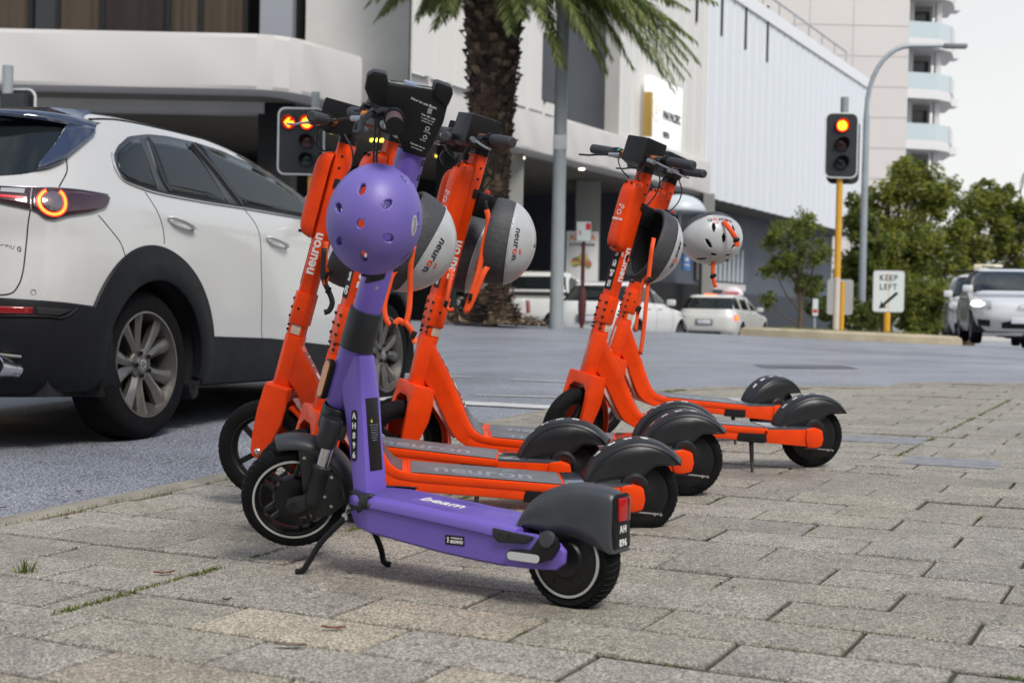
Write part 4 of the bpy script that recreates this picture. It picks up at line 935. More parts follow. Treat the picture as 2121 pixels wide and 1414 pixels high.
    mb.tube(smooth_tab([(.585,-.020,.120),(.588,-.045,.095),(.592,-.075,.050),(.590,-.082,.020),(.575,-.090,.014)],3),.0072,blackp,10); mb.lathe([(.009,-.05),(.009,.05),(.001,.05)],steel,12,Matrix.Translation((.600,0,.145))); mb.build('centre_stand',t,smooth=45)
    # turning parts
    Ms=steerM(42,PQ,PPH); P=[]; AXL=(.045,-.228)
    mb=MB(); mb.lathe([(.037,-.012),(.040,-.008),(.040,.016),(.036,.02)],greyd,28,axis='z'); mb.box(-.030,.030,-.066,.066,-.045,-.008,greyd,c=.010)
    for s in (-1,1):
        mb.lathe([(.001,.006),(.022,.006),(.026,.0),(.026,-.055),(.022,-.066),(.016,-.068)],greyd,22,Matrix.Translation((.010,s*.060,0)),axis='z')
        mb.lathe([(.0155,-.066),(.0155,-.118)],steel,20,Matrix.Translation((.004,s*.060,0)),axis='z')
        mb.lathe([(.0165,-.112),(.022,-.116),(.022,-.128),(.0195,-.132),(.0205,-.20),(.017,-.212)],greyd,22,Matrix.Translation((.004,s*.060,0)),axis='z')
        mb.prism([(.022,-.19),(-.014,-.19),(-.006,-.215),(.028,-.244),(.050,-.248),(.063,-.236),(.062,-.218),(.048,-.208),(.030,-.200)],s*.052 if s>0 else -.068,.068 if s>0 else -.052,greyd,bev=.006)
        mb.lathe([(.0105,s*.066),(.0105,s*.070),(.005,s*.070),(.005,s*.067),(.001,s*.067)],dark,14,Matrix.Translation((AXL[0],0,AXL[1])))
    fk=mb.build('fork',t,smooth=45); P.append(fk)
    fw=disc_wheel(t,'front_wheel',.128,.060,0,0,1,.745,ring=.097,spokes=0,hub=.048); 
    mb=MB()
    for k in range(5):
        for d in (-.17,.17): mb.box(.045,.090,-.010,.010,-.0045,.0045,greyd,Matrix.Rotation(TAU*k/5+.9+d*.0,4,'Y')@Matrix.Translation((0,0,math.copysign(.013,d))),c=.002)
    mb.build('spokes',fw); P.append(fw)
    mb=MB(); g=[]
    for i in range(31):
        a=R(58)+R(106)*i/30; T_=lambda rr,y:(AXL[0]+rr*math.cos(a),y,AXL[1]+rr*math.sin(a)); e=.036 if i>9 else .028+.008*i/9
        g.append([T_(.118 if i>12 else .130,e+.006),T_(.138,e+.005),T_(.150,e-.004),T_(.155,e*.5),T_(.156,0),T_(.155,-e*.5),T_(.150,-e+.004),T_(.138,-e-.005),T_(.118 if i>12 else .130,-e-.006)])
    mb.grid(g,greyp)
    ff=mb.build('front_fender',t,smooth=50,solid=.0025); P.append(ff)
    for s in (-1,1):
        mb=MB(); pts=[(AXL[0]+.133*math.cos(R(a)),AXL[1]+.133*math.sin(R(a))) for a in range(80,168,6)]+[(AXL[0]-.095,AXL[1]-.010),(AXL[0]-.055,AXL[1]-.03),(AXL[0]-.02,AXL[1]+.02)]
        mb.prism(pts,s*.040 if s>0 else -.043,.043 if s>0 else -.040,greyd,bev=.001)
        for a,rr in ((88,.115),(130,.11),(155,.075),(172,.09)): mb.lathe([(.004,s*.043),(.004,s*.045),(.001,s*.0455)],steel,8,Matrix.Translation((AXL[0]+rr*math.cos(R(a)),0,AXL[1]+rr*math.sin(R(a)))))
        mb.build('fender_panel',ff,smooth=30)
    mb=MB(); mb.lathe([(.0355,.166),(.0405,.168),(.0405,.262),(.0385,.265),(.034,.265)],greyd,36,axis='z'); cl=mb.build('stem_collar',t,smooth=40); P.append(cl)
    mb=MB(); mb.lathe([(.034,.262),(.034,.655)],purple,36,axis='z')
    mb.box(-.004,.0345,-.010,.010,.36,.40,purple,c=.003); st=mb.build('stem',t,smooth=40); P.append(st)
    mb=MB()
    for zz in (.60,.635): mb.lathe([(.008,.030),(.008,.034),(.005,.0345),(.001,.033)],dark,14,Matrix.Translation((0,0,zz))@Matrix.Rotation(R(65),4,'Z'))
    mb.lathe([(.004,.030),(.004,.0345),(.001,.035)],steel,10,Matrix.Translation((0,0,.33))@Matrix.Rotation(R(10),4,'Z')); mb.build('bolt',st)
    mb=MB(); g=[]
    for zz in [.335,.36,.385,.41,.435]:
        g.append([((.0349)*math.cos(R(a)),(.0349)*math.sin(R(a)),zz+(.02*(a-60)/60 if zz<.34 else 0)) for a in range(48,122,8)])
    mb.grid(g,blackp); lb=mb.build('stem_label',st); mb=MB(); g=[[(.0354*math.cos(R(a)),.0354*math.sin(R(a)),zz) for a in (84,92,100)] for zz in (.385,.405,.425)]; mb.grid(g,white_i); mb.build('barcode',lb)
    # head unit with phone cradle
    mb=MB()
    body=[(.034,.650),(.062,.690),(.102,.728),(.122,.745),(.112,.784),(.030,.800),(-.020,.806),(-.034,.790),(-.036,.740),(-.029,.690),(-.020,.650)]
    body=[(x-.012,z) for x,z in body]
    mb.prism(body,-.040,.040,blackp,bev=.006)
    mb.prism([(.086,.728),(.122,.736),(.142,.762),(.145,.792),(.132,.806),(.102,.808),(.094,.79)],-.046,.046,blackp,bev=.008)
    mb.prism([(-.006,.792),(-.005,.818),(-.012,.823),(-.046,.820),(-.051,.806),(-.047,.775)],-.046,.046,blackp,bev=.006)
    hu=mb.build('head_unit',t,smooth=35); P.append(hu)
    mb=MB(); mb.prism([(.092,.780),(.092,.791),(-.006,.803),(-.006,.790)],-.034,.034,screen,bev=.002); mb.box(.03,.06,-.014,.018,.793,.8035,M('blue_pad',(.35,.42,.62),.2,coat=.6),c=.001); mb.build('phone_cradle',hu)
    mb=MB()
    for x,z,s_,t_ in ((.006,.768,.0085,"How to use Beam"),(-.012,.742,.0058,"Scan QR code"),(-.012,.735,.0038,"to unlock your ride"),(-.012,.729,.0038,"and start the trip"),(-.018,.708,.0034,"No parking"),(-.014,.688,.0034,"Park here"),(-.006,.673,.0048,"Customer Service"),(-.006,.666,.0034,"help line open daily")): text('x',t_,s_,white_i,None,frame((x,.0406,z),(-1,0,-.10),(0,0,1)),mb=mb)
    for z in (.716,.696): mb.lathe([(.0036,.0),(.0036,.0004),(.0046,.0004),(.0046,0)],white_i,16,frame((-.017,.0404,z),(-1,0,0),(0,0,1)),axis='z')
    mb.box(-.016,-.006,.040,.0408,.749,.761,ghost,c=.0003); mb.build('lettering',hu,smooth=0,merge=False)
    mb=MB(); mb.tube([(0.065,y,.725) for y in (-.13,-.04,.04,.13)],.014,blackp,14); hb=mb.build('handlebar',t); P.append(hb)
    for s in (-1,1):
        mb=MB(); mb.tube([(0.065,s*y,.725) for y in (.128,.133,.255,.266,.270)],[.017,.0185,.0185,.018,.014],M('grip_rubber2',(0.080,.038,.044),.5,bump=.5,bs=400),20)
        for q in range(16): a=TAU*q/16; mb.box(-.0025,.0025,.118,.134,.018,.0215,blackp,Matrix.Translation((0.065,0,.725))@Matrix.Rotation(a,4,'Y')@Matrix.Diagonal((1,s,1,1)))
        mb.lathe([(.014,s*.100),(.0225,s*.101),(.0235,s*.114),(.021,s*.118)],blackp,22,Matrix.Translation((0.065,0,.725))); mb.lathe([(.0175,s*.266),(.0195,s*.268),(.0195,s*.272),(.001,s*.273)],blackp,20,Matrix.Translation((0.065,0,.725))); mb.build('grip',hb,smooth=40)
        mb=MB(); mb.tube([(0.075,s*.085,.730),(0.097,s*.095,.728),(0.109,s*.115,.720)],[.012,.012,.010],blackp,10)
        mb.tube(smooth_tab([(0.100,s*.09,.728),(0.121,s*.125,.716),(0.131,s*.165,.700),(0.130,s*.205,.690),(0.143,s*.235,.682)],3),[.009]*4+[.0075]*5+[.007]*4,blackp,10,flat=.55)
        mb.lathe([(.001,-.004),(.010,-.004),(.012,0),(.010,.006),(.001,.008)],amber if s>0 else blackp,12,Matrix.Translation((0.125,s*.085,.712)),axis='z')
        mb.build('brake_lever',hb,smooth=45)
    mb=MB(); mb.tube(smooth_tab([(0.105,.075,.725),(.085,.050,.68),(.072,.020,.61),(.036,.0,.56)],5),.0028,cable_m,7); mb.tube(smooth_tab([(0.105,-.075,.725),(.090,-.050,.66),(.072,-.020,.59),(.034,-.004,.54)],5),.0028,cable_m,7); P.append(mb.build('cable',t))
    for p in P: p.matrix_basis=Ms@(Matrix.Translation((AXL[0],0,AXL[1])) if p is fw else Matrix.Identity(4))
    return t
PS=purple_scooter()
# ---------------------------------------------------------------- helmets
foam=M('helmet_foam',(.055,.058,.065),.6,bump=.5,bs=70,var=.3,vs=20)
foamin=M('helmet_padding',(.012,.012,.013),.85)
shellw=M('helmet_white',(.46,.475,.485),.3,coat=.4,var=.08,vs=8)
shellp=M('helmet_purple',(.17,.13,.46),.42,var=.12,vs=7,bump=.05,bs=120)
def helmet(kind,label,c,apex,front,holes,a,b,h,loose=(),lo0=.33):
    # local z = crown direction, x = long axis of the helmet
    z=Vector(apex).normalized(); x=Vector(front); x=(x-z*x.dot(z)).normalized(); y=z.cross(x)
    T=Matrix(((x.x,y.x,z.x,c[0]),(x.y,y.y,z.y,c[1]),(x.z,y.z,z.z,c[2]),(0,0,0,1)))
    T=RB@T
    root=thing('helmet',label,'helmet',mat=T,group='helmets hanging on the scooters')
    def part(name,m,zlo,zhi,sc_,thick,cut,wave=0,par=root):
        bm=bmesh.new(); bmesh.ops.create_icosphere(bm,subdivisions=7 if kind=='purple' else 6,radius=1)
        vs=list(bm.verts); kill=set()
        for v in vs:
            d=v.co.copy(); phi=math.atan2(d.y,d.x); lo=zlo+wave*math.cos(2*phi)+wave*.5*math.cos(phi)
            dz=d.z-lo
            if abs(dz)<.010: 
                r0=math.sqrt(max(1e-9,1-d.z**2)); r1=math.sqrt(max(0,1-lo**2)); d=Vector((d.x*r1/r0,d.y*r1/r0,lo)); v.co=d
            elif dz<0: kill.add(v)
            if zhi<1:
                hi=zhi+wave*.8*math.cos(2*phi); dz=d.z-hi
                if abs(dz)<.010:
                    r0=math.sqrt(max(1e-9,1-d.z**2)); r1=math.sqrt(max(0,1-hi**2)); v.co=Vector((d.x*r1/r0,d.y*r1/r0,hi))
                elif dz>0: kill.add(v)
            if cut:
                for (al,ph,la,lw,ro) in holes:
                    cdir=Vector((math.sin(R(al))*math.cos(R(ph)),math.sin(R(al))*math.sin(R(ph)),math.cos(R(al))))
                    if v.co.dot(cdir)<.8: continue
                    t1=Vector((math.cos(R(al))*math.cos(R(ph)),math.cos(R(al))*math.sin(R(ph)),-math.sin(R(al)))); t2=cdir.cross(t1)
                    e=v.co-cdir; p,q=e.dot(t1),e.dot(t2); p,q=p*math.cos(R(ro))+q*math.sin(R(ro)),-p*math.sin(R(ro))+q*math.cos(R(ro))
                    mm=math.hypot(p/la,q/lw)
                    if abs(mm-1)*min(la,lw)<(.006 if kind=='purple' else .012) and mm>.05:
                        p/=mm;q/=mm; p,q=p*math.cos(R(ro))-q*math.sin(R(ro)),p*math.sin(R(ro))+q*math.cos(R(ro))
                        v.co=(cdir*e.dot(cdir)+cdir+t1*p+t2*q).normalized()
                    elif mm<1: kill.add(v)
        bmesh.ops.delete(bm,geom=list(kill),context='VERTS')
        for v in bm.verts:
            d=v.co; k=1+.03*(1-d.z*d.z)*d.z; v.co=Vector((d.x*a*k,d.y*b*k,d.z*h if d.z>0 else d.z*h*.8))*sc_
        bm.verts.index_update(); mb=MB(); mb.add([v.co.copy() for v in bm.verts],[[v.index for v in f.verts] for f in bm.faces],m); bm.free()
        o=mb.build(name,par,smooth=60,merge=False); q=o.modifiers.new('s','SOLIDIFY'); q.thickness=thick; q.offset=-1 if thick>0 else 1; return o
    if kind=='purple':
        sh=part('shell',shellp,-.30,1,1,.012,True,.03)
        mb=MB(); 
        for ph in (20,160): mb.lathe([(.004,0),(.004,.0015),(.001,.002)],steel,10,frame((a*.97*math.cos(R(ph)),b*.97*math.sin(R(ph)),.24*h),(math.sin(R(ph)),-math.cos(R(ph)),0),(0,0,1)),axis='z'); 
        mb.build('rivet',root)
        cd=Vector((.06,-.93,.34)).normalized(); e1=cd.cross(Vector((0,0,1))).normalized(); e2=e1.cross(cd); g=[]
        def SP(u,v,k): d=(cd+e1*u+e2*v).normalized(); kk=(1+.03*(1-d.z*d.z)*d.z)*k; return (d.x*a*kk,d.y*b*kk,d.z*h*k)
        for r_ in (.02,.5,1.0): g.append([SP(.19*r_*math.cos(q),.10*r_*math.sin(q),1.004) for q in [TAU*i/32 for i in range(33)]])
        dr=MB(); rd=random.Random(2); wm_=M('water_drop',(.16,.14,.42),.05,coat=1,spec=.9)
        for k in range(150):
            dd=Vector((rd.gauss(.5,.5),rd.gauss(-.25,.6),rd.uniform(.05,1))).normalized(); q0=Vector((dd.x*a,dd.y*b,dd.z*h))*1.001; rr=rd.uniform(.0005,.0014); Tz=dd.to_track_quat('Z','Y').to_matrix().to_4x4()
            dr.lathe([(rr,0),(rr*.8,rr*.45),(.0001,rr*.65)],wm_,8,Matrix.Translation(q0)@Tz,axis='z')
        dr.build('water_drops',root,merge=False)
        mb=MB(); mb.grid(g,M('sticker_white',(.42,.42,.46),.4)); k0=len(mb.v); text('x',"beam",.125,M('sticker_grey',(.20,.19,.26),.5),None,Matrix.Identity(4),depth=.001,mb=mb)
        mb.v=mb.v[:k0]+[Vector(SP(v.x,v.y,1.007)) for v in mb.v[k0:]]; mb.build('sticker',root,merge=False)
    else:
        mb=MB(); g=[]
        def EP(ph,dz,k): r0=math.sqrt(max(0,1-dz*dz)); kk=(1+.03*(1-dz*dz)*dz)*k; return (a*kk*r0*math.cos(ph),b*kk*r0*math.sin(ph),(dz*h if dz>0 else dz*h*.8)*k)
        for i in range(97):
            ph=TAU*i/96; lo=-.26+.07*math.cos(2*ph)+.03*math.cos(ph); hi=lo0+.17+.03*math.cos(2*ph)
            g.append([EP(ph,lerp(lo,hi,q),.985) for q in (1,.8,.6,.4,.2,.06)]+[EP(ph,lo,.97),EP(ph,lo-.015,.93),EP(ph,lo,.875),EP(ph,lo+.06,.86)]+[EP(ph,lerp(lo,hi,q),.86-.01*math.sin(ph*6)) for q in (.4,.8,1.1)])
        mb.grid(g,foam); mb.build('foam_liner',root,smooth=50)
        part('shell',shellw,lo0,1,1.0,.003,True,.03); mb=MB(); mb.tube([EP(TAU*i/96,lo0+.03*math.cos(2*TAU*i/96)+.015*math.cos(TAU*i/96),1.0) for i in range(97)],.0017,shellw,6); mb.build('shell_edge',root); part('inner_liner',foamin,.10,1,.90,.012,False,0)
        for s in (-1,1):
            mb=MB(); nav=M('navy_lettering',(.01,.015,.04),.5); sz=.030
            for st_,ox,mm in (("neur",-.0135,nav),("o",.0235,orange),("n",.0405,nav)): text('x',st_,sz,mm,None,Matrix.Translation((ox,0,0)),mb=mb,bold=.0002)
            for x_,y_,r in ((.019,.0165,.0030),(.027,.0185,.0040)): mb.lathe([(r-.0014,0),(r-.0014,.0006),(r,.0006),(r,0)],orange,14,Matrix.Translation((x_,y_,0)),axis='z')
            nv=[]
            for v in mb.v:
                ph=s*PI/2+v.x/.108; el=math.asin(lo0+.17)+v.y/.13; dz=math.sin(el); k=1.008+v.z/.12; nv.append(Vector(EP(ph,dz,k)))
            mb.v=nv; mb.build('lettering',root,smooth=0,merge=False)
    Ti=T.inverted()
    for k,(nm,m,pts,wd) in enumerate(loose):
        mb=MB(); q=[tuple(RB@Vector(v)) for v in smooth_tab(pts,4)]; g=[]
        for i,p in enumerate(q):
            p=Vector(p); d=(Vector(q[min(i+1,len(q)-1)])-Vector(q[max(i-1,0)])).normalized(); sdv=d.cross(Vector((.25*math.sin(i*.35),1,.1))).normalized()*wd; g.append([Ti@(p-sdv),Ti@p,Ti@(p+sdv)])
        mb.grid(g,m); o=mb.build(nm,root,smooth=60,merge=False,solid=.0014)
        mb=MB(); e=Ti@(RB@Vector(pts[len(pts)//2])); mb.box(e.x-.011,e.x+.011,e.y-.011,e.y+.011,e.z-.006,e.z+.006,blackp,c=.003); mb.build('buckle',o)
    return root
W7=[(34,40,.20,.05,8),(34,140,.20,.05,-8),(38,90,.17,.055,0),(60,70,.17,.05,15),(60,115,.17,.05,-15),(34,-40,.20,.05,-8),(34,-140,.20,.05,8),(38,-90,.17,.055,0),(60,-70,.17,.05,-15),(60,-115,.17,.05,15),(12,0,.10,.05,0),(16,180,.10,.05,0),(68,170,.10,.05,0),(68,10,.10,.05,0)]
PH=[(0,0,.085,.08,0)]+[(36,k*60+12,.125,.075,0) for k in range(6)]+[(78,k*45+10,.045,.13,0) for k in range(8)]
W2=[(16,90,.10,.04,0),(16,-90,.10,.04,0)]
S_='chin_strap'; O_=orstrap; B_=M('black_strap',(.015,.015,.016),.6)
helmet('purple','matte purple round helmet hanging on the purple scooter',(-.292,3.045,.887),(-.17,-.965,-.14),(.22,.05,1),PH,.121,.103,.118,[(S_,B_,[(-.33,3.10,.80),(-.32,3.11,.775),(-.30,3.12,.765)],.006)])
helmet('w','white and grey helmet mostly hidden behind the purple helmet, black strap dangling',(-.475,4.22,.895),(.80,.15,-.52),(.45,.0,.89),W2,.135,.112,.150,[(S_,O_,[(-.545,4.16,.90),(-.548,4.15,.85),(-.545,4.15,.80),(-.552,4.15,.77)],.008),(S_,B_,[(-.55,4.15,.88),(-.556,4.15,.81),(-.552,4.15,.78),(-.541,4.15,.755),(-.530,4.15,.72),(-.540,4.15,.695),(-.555,4.15,.690)],.008)])
helmet('w','white and grey helmet just right of the purple helmet, long orange strap looped below it',(-.290,3.80,.885),(.80,.32,-.50),(.34,.0,.94),W2,.142,.112,.150,[(S_,O_,[(-.255,3.70,.86),(-.265,3.71,.80),(-.268,3.72,.74),(-.272,3.72,.69),(-.283,3.72,.655),(-.300,3.72,.665),(-.318,3.72,.648),(-.333,3.72,.668),(-.337,3.72,.705),(-.325,3.72,.752),(-.311,3.72,.790),(-.275,3.72,.815)],.0075),(S_,O_,[(-.283,3.715,.66),(-.268,3.71,.64),(-.262,3.71,.625),(-.256,3.70,.603)],.0075)])
helmet('w','white and grey helmet on the scooter numbered 13V4, its grey rim facing left',(-.045,4.44,.905),(.985,.02,-.17),(.20,.0,.98),W2,.140,.112,.128,[(S_,O_,[(-.071,4.37,1.00),(-.066,4.36,.961),(-.080,4.35,.90),(-.092,4.35,.84),(-.108,4.35,.78),(-.126,4.35,.73),(-.142,4.35,.685),(-.130,4.35,.70),(-.108,4.35,.745),(-.085,4.35,.80),(-.066,4.36,.83)],.0085),(S_,B_,[(-.075,4.38,1.03),(-.066,4.38,.98),(-.052,4.38,.95)],.006)])
helmet('w','white and grey helmet partly hidden behind the scooter numbered 13V4',(-.150,4.66,.885),(.94,-.05,-.33),(.3,.0,.95),W2,.138,.112,.130,[(S_,O_,[(-.185,4.42,.82),(-.195,4.40,.76),(-.205,4.40,.71),(-.195,4.40,.69),(-.181,4.40,.694)],.006)])
helmet('w','white and grey helmet on the scooter numbered 50V5, showing its dark inside',(.505,5.13,.915),(.80,.48,-.36),(.36,.05,.93),W2,.142,.116,.130,[(S_,O_,[(.515,5.02,.935),(.506,5.0,.90),(.499,5.0,.853),(.491,5.0,.785),(.481,5.0,.699),(.470,5.0,.600),(.457,5.0,.520)],.0075),(S_,O_,[(.493,5.02,.802),(.470,5.02,.768),(.455,5.02,.682),(.443,5.02,.600)],.0065),(S_,O_,[(.430,5.08,.98),(.415,5.08,.93),(.418,5.08,.87),(.428,5.08,.855)],.008)])
helmet('w','white helmet at far right of the row, crown and vents facing the camera',(.820,5.76,.975),(.22,-.72,-.66),(-.93,-.30,.10),W7,.138,.112,.125,[(S_,O_,[(.862,5.66,1.03),(.885,5.62,.99),(.907,5.62,.95),(.909,5.62,.925)],.010),(S_,O_,[(.824,5.7,.87),(.823,5.7,.81),(.832,5.7,.764)],.008)],lo0=.08)
# ---------------------------------------------------------------- hotel across the road
concl=M('pale_concrete',(.56,.55,.52),.8,var=.12,vs=1.2,bump=.15,bs=20)
concw=M('white_concrete',(.57,.55,.53),.75,var=.10,vs=.8,dirt=(.50,.47,.43),bump=.1,bs=12,stretch=(1,1,.25))
concg=M('grey_concrete',(.30,.30,.275),.85,var=.25,vs=.9,bump=.2,bs=15,stretch=(1,1,.4))
clad=M('ribbed_cladding',(.66,.69,.72),.55,var=.10,vs=.6,dirt=(.52,.55,.58),stretch=(1,1,.15))
cladl=M('ribbed_concrete',(.64,.63,.60),.7,var=.16,vs=.7,dirt=(.48,.47,.44),stretch=(1,1,.12))
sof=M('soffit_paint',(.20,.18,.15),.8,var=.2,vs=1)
win_d=M('tinted_window',(.015,.017,.02),.12,spec=.6)
curt=M('brown_curtain',(.075,.055,.038),.85,var=.45,vs=2.2,stretch=(5,5,.05))
bluew=M('blue_grey_wall',(.085,.10,.125),.6,var=.15,vs=.8)
blued=M('dark_blue_wall',(.025,.032,.045),.6)
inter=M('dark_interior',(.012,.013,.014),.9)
W0=Vector((.9,29,0)); WD=Vector((.454,.891,0)); WN=Vector((.891,-.454,0))
TW=Matrix(((WD.x,WN.x,0,W0.x),(WD.y,WN.y,0,W0.y),(0,0,1,0),(0,0,0,1)))   # x along the facade, y outward
hotel=thing('hotel_building','pale hotel across the road with ribbed walls, curved white balcony band and dark ground floor','building',loc=(0,0,-.272)); hotel.scale=(1.4,1.4,1.4)
HM=Matrix.Translation((0,0,-.272))@Matrix.Scale(1.4,4)
def ribs(t0,t1,z0,z1,m,pitch=.70,dp=.10,y=0,groove=.22):
    mb=MB(); pts=[]; t=t0
    while t<t1-.01:
        e=min(t+pitch,t1); g=min(groove*pitch,(e-t)*.5); pts+=[(t,y-dp),(t+g*.35,y-dp),(t+g,y),(e-.001,y)]; t=e
    mb.grid([[(a,b,z0),(a,b,z1)] for a,b in pts],m,TW); return mb
ribs(-6,0,4.70,12,cladl,.74,.14).build('ribbed_wall',hotel,smooth=0)
ribs(3.1,9,4.70,12,cladl,.70,.10).build('ribbed_wall',hotel,smooth=0)
def sl_wall(mb,t0,t1,z0,z1a,z1b,y,m): mb.add([TW@Vector(v) for v in ((t0,y,z0),(t1,y,z0),(t1,y,z1b),(t0,y,z1a))],[(0,1,2,3)],m)
wr=ribs(9,27.4,3.84,9.70,clad,.70,.09); wr.build('ribbed_wall',hotel,smooth=0)
mb=MB(); mb.box(27.4,27.6,-6,.02,3.84,9.7,clad,TW); mb.box(9,27.45,-6,-.15,9.5,9.66,concw,TW); mb.build('end_wall',hotel,smooth=0)
mb=MB(); mb.box(7.5,27.5,-.30,.06,9.42,9.80,M('coping_white',(.72,.73,.74),.6),TW); mb.build('coping',hotel)
for t in (6,8,10,12.1,14.2): mb=MB(); mb.box(t,t+.13,-.02,.03,8.25,9.9,dark,TW); mb.build('wall_slot',hotel)
mb=MB(); rl=M('rail_grey',(.42,.44,.46),.4,metal=.4)
for k in range(11): mb.tube([(9.5+k*1.8,-.9,9.6),(9.5+k*1.8,-.9,10.9)],.03,rl,6,TW)
for z in (10.9,10.3): mb.tube([(9.5,-.9,z),(27.4,-.9,z)],.035,rl,6,TW)
mb.build('roof_railing',hotel)
mb=MB(); mb.box(0,3.1,-.5,-.35,4.7,12,M('dark_cladding',(.035,.04,.05),.45,var=.1,vs=1),TW); mb.box(-.03,0,-.5,.0,4.7,12,concl,TW); mb.box(3.1,3.13,-.5,.0,4.7,12,concl,TW); mb.box(-.9,-.30,-.12,.012,4.95,6.3,M('dark_cladding',(.035,.04,.05),.45),TW); mb.build('dark_window',hotel)
# curved white balcony band: follows the front, rounds the corner, runs along the street
path=[(-16,20.85)]+[(-16+12*i/14,20.85) for i in range(1,15)]
c0=Vector((-4.0,21.75)); 
for i in range(1,9): a=R(-90+63*i/8); path.append((c0.x+.9*math.cos(a),c0.y+.9*math.sin(a)))
end=W0+WD*9.0; st=Vector(path[-1]); 
for i in range(1,40): t=i/39; path.append((lerp(st.x,end.x+.14*WN.x,t),lerp(st.y,end.y+.14*WN.y,t)))
mb=MB(); rows=[]
for i,(x,y) in enumerate(path):
    a=Vector(path[max(i-1,0)]);b=Vector(path[min(i+1,len(path)-1)]);d=(b-a).normalized();n=Vector((d.y,-d.x)); k=.022 if (i%4==0) else 0
    r=[]
    for off,z in ((.0-.25,4.70),(.0,4.72),(.02-k,4.66),(.02-k,3.95),(.0,3.90),(-.12,3.86),(-.4,3.86)): r.append((x+n.x*off,y+n.y*off,z))
    rows.append(r)
mb.grid(rows,concw); mb.build('balcony_band',hotel,smooth=14)
# soffit, beam and piers
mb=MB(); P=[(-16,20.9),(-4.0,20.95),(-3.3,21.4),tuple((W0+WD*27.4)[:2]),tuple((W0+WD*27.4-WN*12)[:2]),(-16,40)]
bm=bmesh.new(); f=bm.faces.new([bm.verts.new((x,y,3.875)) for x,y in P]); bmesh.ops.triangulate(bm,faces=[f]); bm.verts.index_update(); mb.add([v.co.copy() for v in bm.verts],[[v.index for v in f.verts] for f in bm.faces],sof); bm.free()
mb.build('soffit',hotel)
mb=MB(); mb.box(-16,-3.95,21.95,22.3,3.70,3.872,concl); mb.build('beam',hotel)
def pier(x0,x1,y0,y1,m,z0=-1,z1=3.87): mb=MB(); mb.box(x0,x1,y0,y1,z0,z1,m); mb.build('pier',hotel,bevel=.02)
pier(-4.05,-3.50,22.0,22.5,inter); pier(-.18,.16,28.2,28.7,concg); pier(1.45,2.05,33.6,34.2,concg); pier(4.9,5.2,36.5,37,concg)
pier(-1.5,-1.1,26.5,27,inter)
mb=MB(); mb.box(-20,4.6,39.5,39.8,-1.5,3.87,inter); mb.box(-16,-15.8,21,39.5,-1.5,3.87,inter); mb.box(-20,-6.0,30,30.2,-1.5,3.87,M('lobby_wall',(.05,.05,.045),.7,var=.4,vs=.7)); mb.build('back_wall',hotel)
for X,Y,wd,c in ((-3.2,25.3,.30,(1,.72,.05)),(-2.6,26.4,.28,(1,.72,.05)),(-1.5,28.9,.30,(1,.75,.1)),(-.2,28.1,.12,(1,.9,.7)),(.12,28.9,.12,(1,.9,.7)),(1.45,30.8,.12,(1,.9,.7))):
    mb=MB(); mb.box(X-wd/2,X+wd/2,Y-.03,Y+.03,3.83,3.872,M('ceiling_lamp_%d'%int(c[1]*100),c,.4,emit=4,ecol=c)); mb.build('ceiling_light',hotel)
# upper floor behind the band at the left: windows with curtains, column, plain wall
for k,(x0,x1,m) in enumerate(((-16,-8.0,curt),(-7.92,-7.55,win_d),(-7.50,-6.80,curt),(-6.76,-5.75,M('dark_curtain',(.028,.020,.018),.85,var=.4,vs=2,stretch=(5,5,.05))),(-5.70,-5.2,curt),(-5.16,-4.42,curt))):
    mb=MB(); mb.box(x0,x1,23.02,23.08,4.0,12,m); mb.build('window',hotel)
mb=MB()
for x in (-7.97,-7.52,-6.79,-5.72,-5.18,-4.45): mb.box(x-.03,x+.03,22.93,23.05,4,12,inter)
mb.build('window_frame',hotel)
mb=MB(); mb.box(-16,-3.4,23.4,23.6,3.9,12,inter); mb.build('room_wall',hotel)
mb=MB(); mb.box(-4.15,-3.62,22.5,23.3,4.0,12,M('blue_grey_column',(.27,.29,.32),.7)); mb.build('column',hotel,bevel=.02)
mb=MB(); mb.box(-3.62,-3.42,22.9,23.3,4,12,inter); mb.box(-3.42,-1.75,22.6,23.2,4.0,12,concl); mb.add([(-1.75,22.6,4),(W0+WD*-6).to_tuple()[:2]+(4,),(W0+WD*-6).to_tuple()[:2]+(12,),(-1.75,22.6,12)],[(0,1,2,3)],concl); mb.build('upper_wall',hotel)
# ground floor wall on the street side
mb=MB(); mb.box(8.2,27.3,-1.35,-1.2,1.40,3.872,bluew,TW); mb.build('street_wall',hotel); mb=MB(); mb.box(8.0,27.3,-1.25,-1.1,-2.0,1.40,blued,TW); mb.box(7.2,11.5,-.9,-.75,-2,1.55,inter,TW); mb.build('plinth',hotel)
mb=MB()
for k in range(7): mb.box(13.4+k*.42,13.55+k*.42,-1.2,-1.14,1.75,2.75,M('pale_fin',(.5,.55,.57),.5),TW)
mb.box(13.3,16.4,-1.2,-1.15,1.48,1.68,concw,TW); mb.build('window_fins',hotel)
mb=MB(); mb.box(11.7,12.6,-1.2,-1.13,1.7,2.5,M('dark_poster',(.03,.02,.018),.4),TW); mb.build('poster_case',hotel)
mb=MB(); mb.box(-3.0,8.2,-5.2,-5.1,-1.5,3.87,inter,TW); mb.box(8.0,8.2,-5.2,-1.2,-1.5,3.87,bluew,TW); mb.build('lobby_front',hotel)
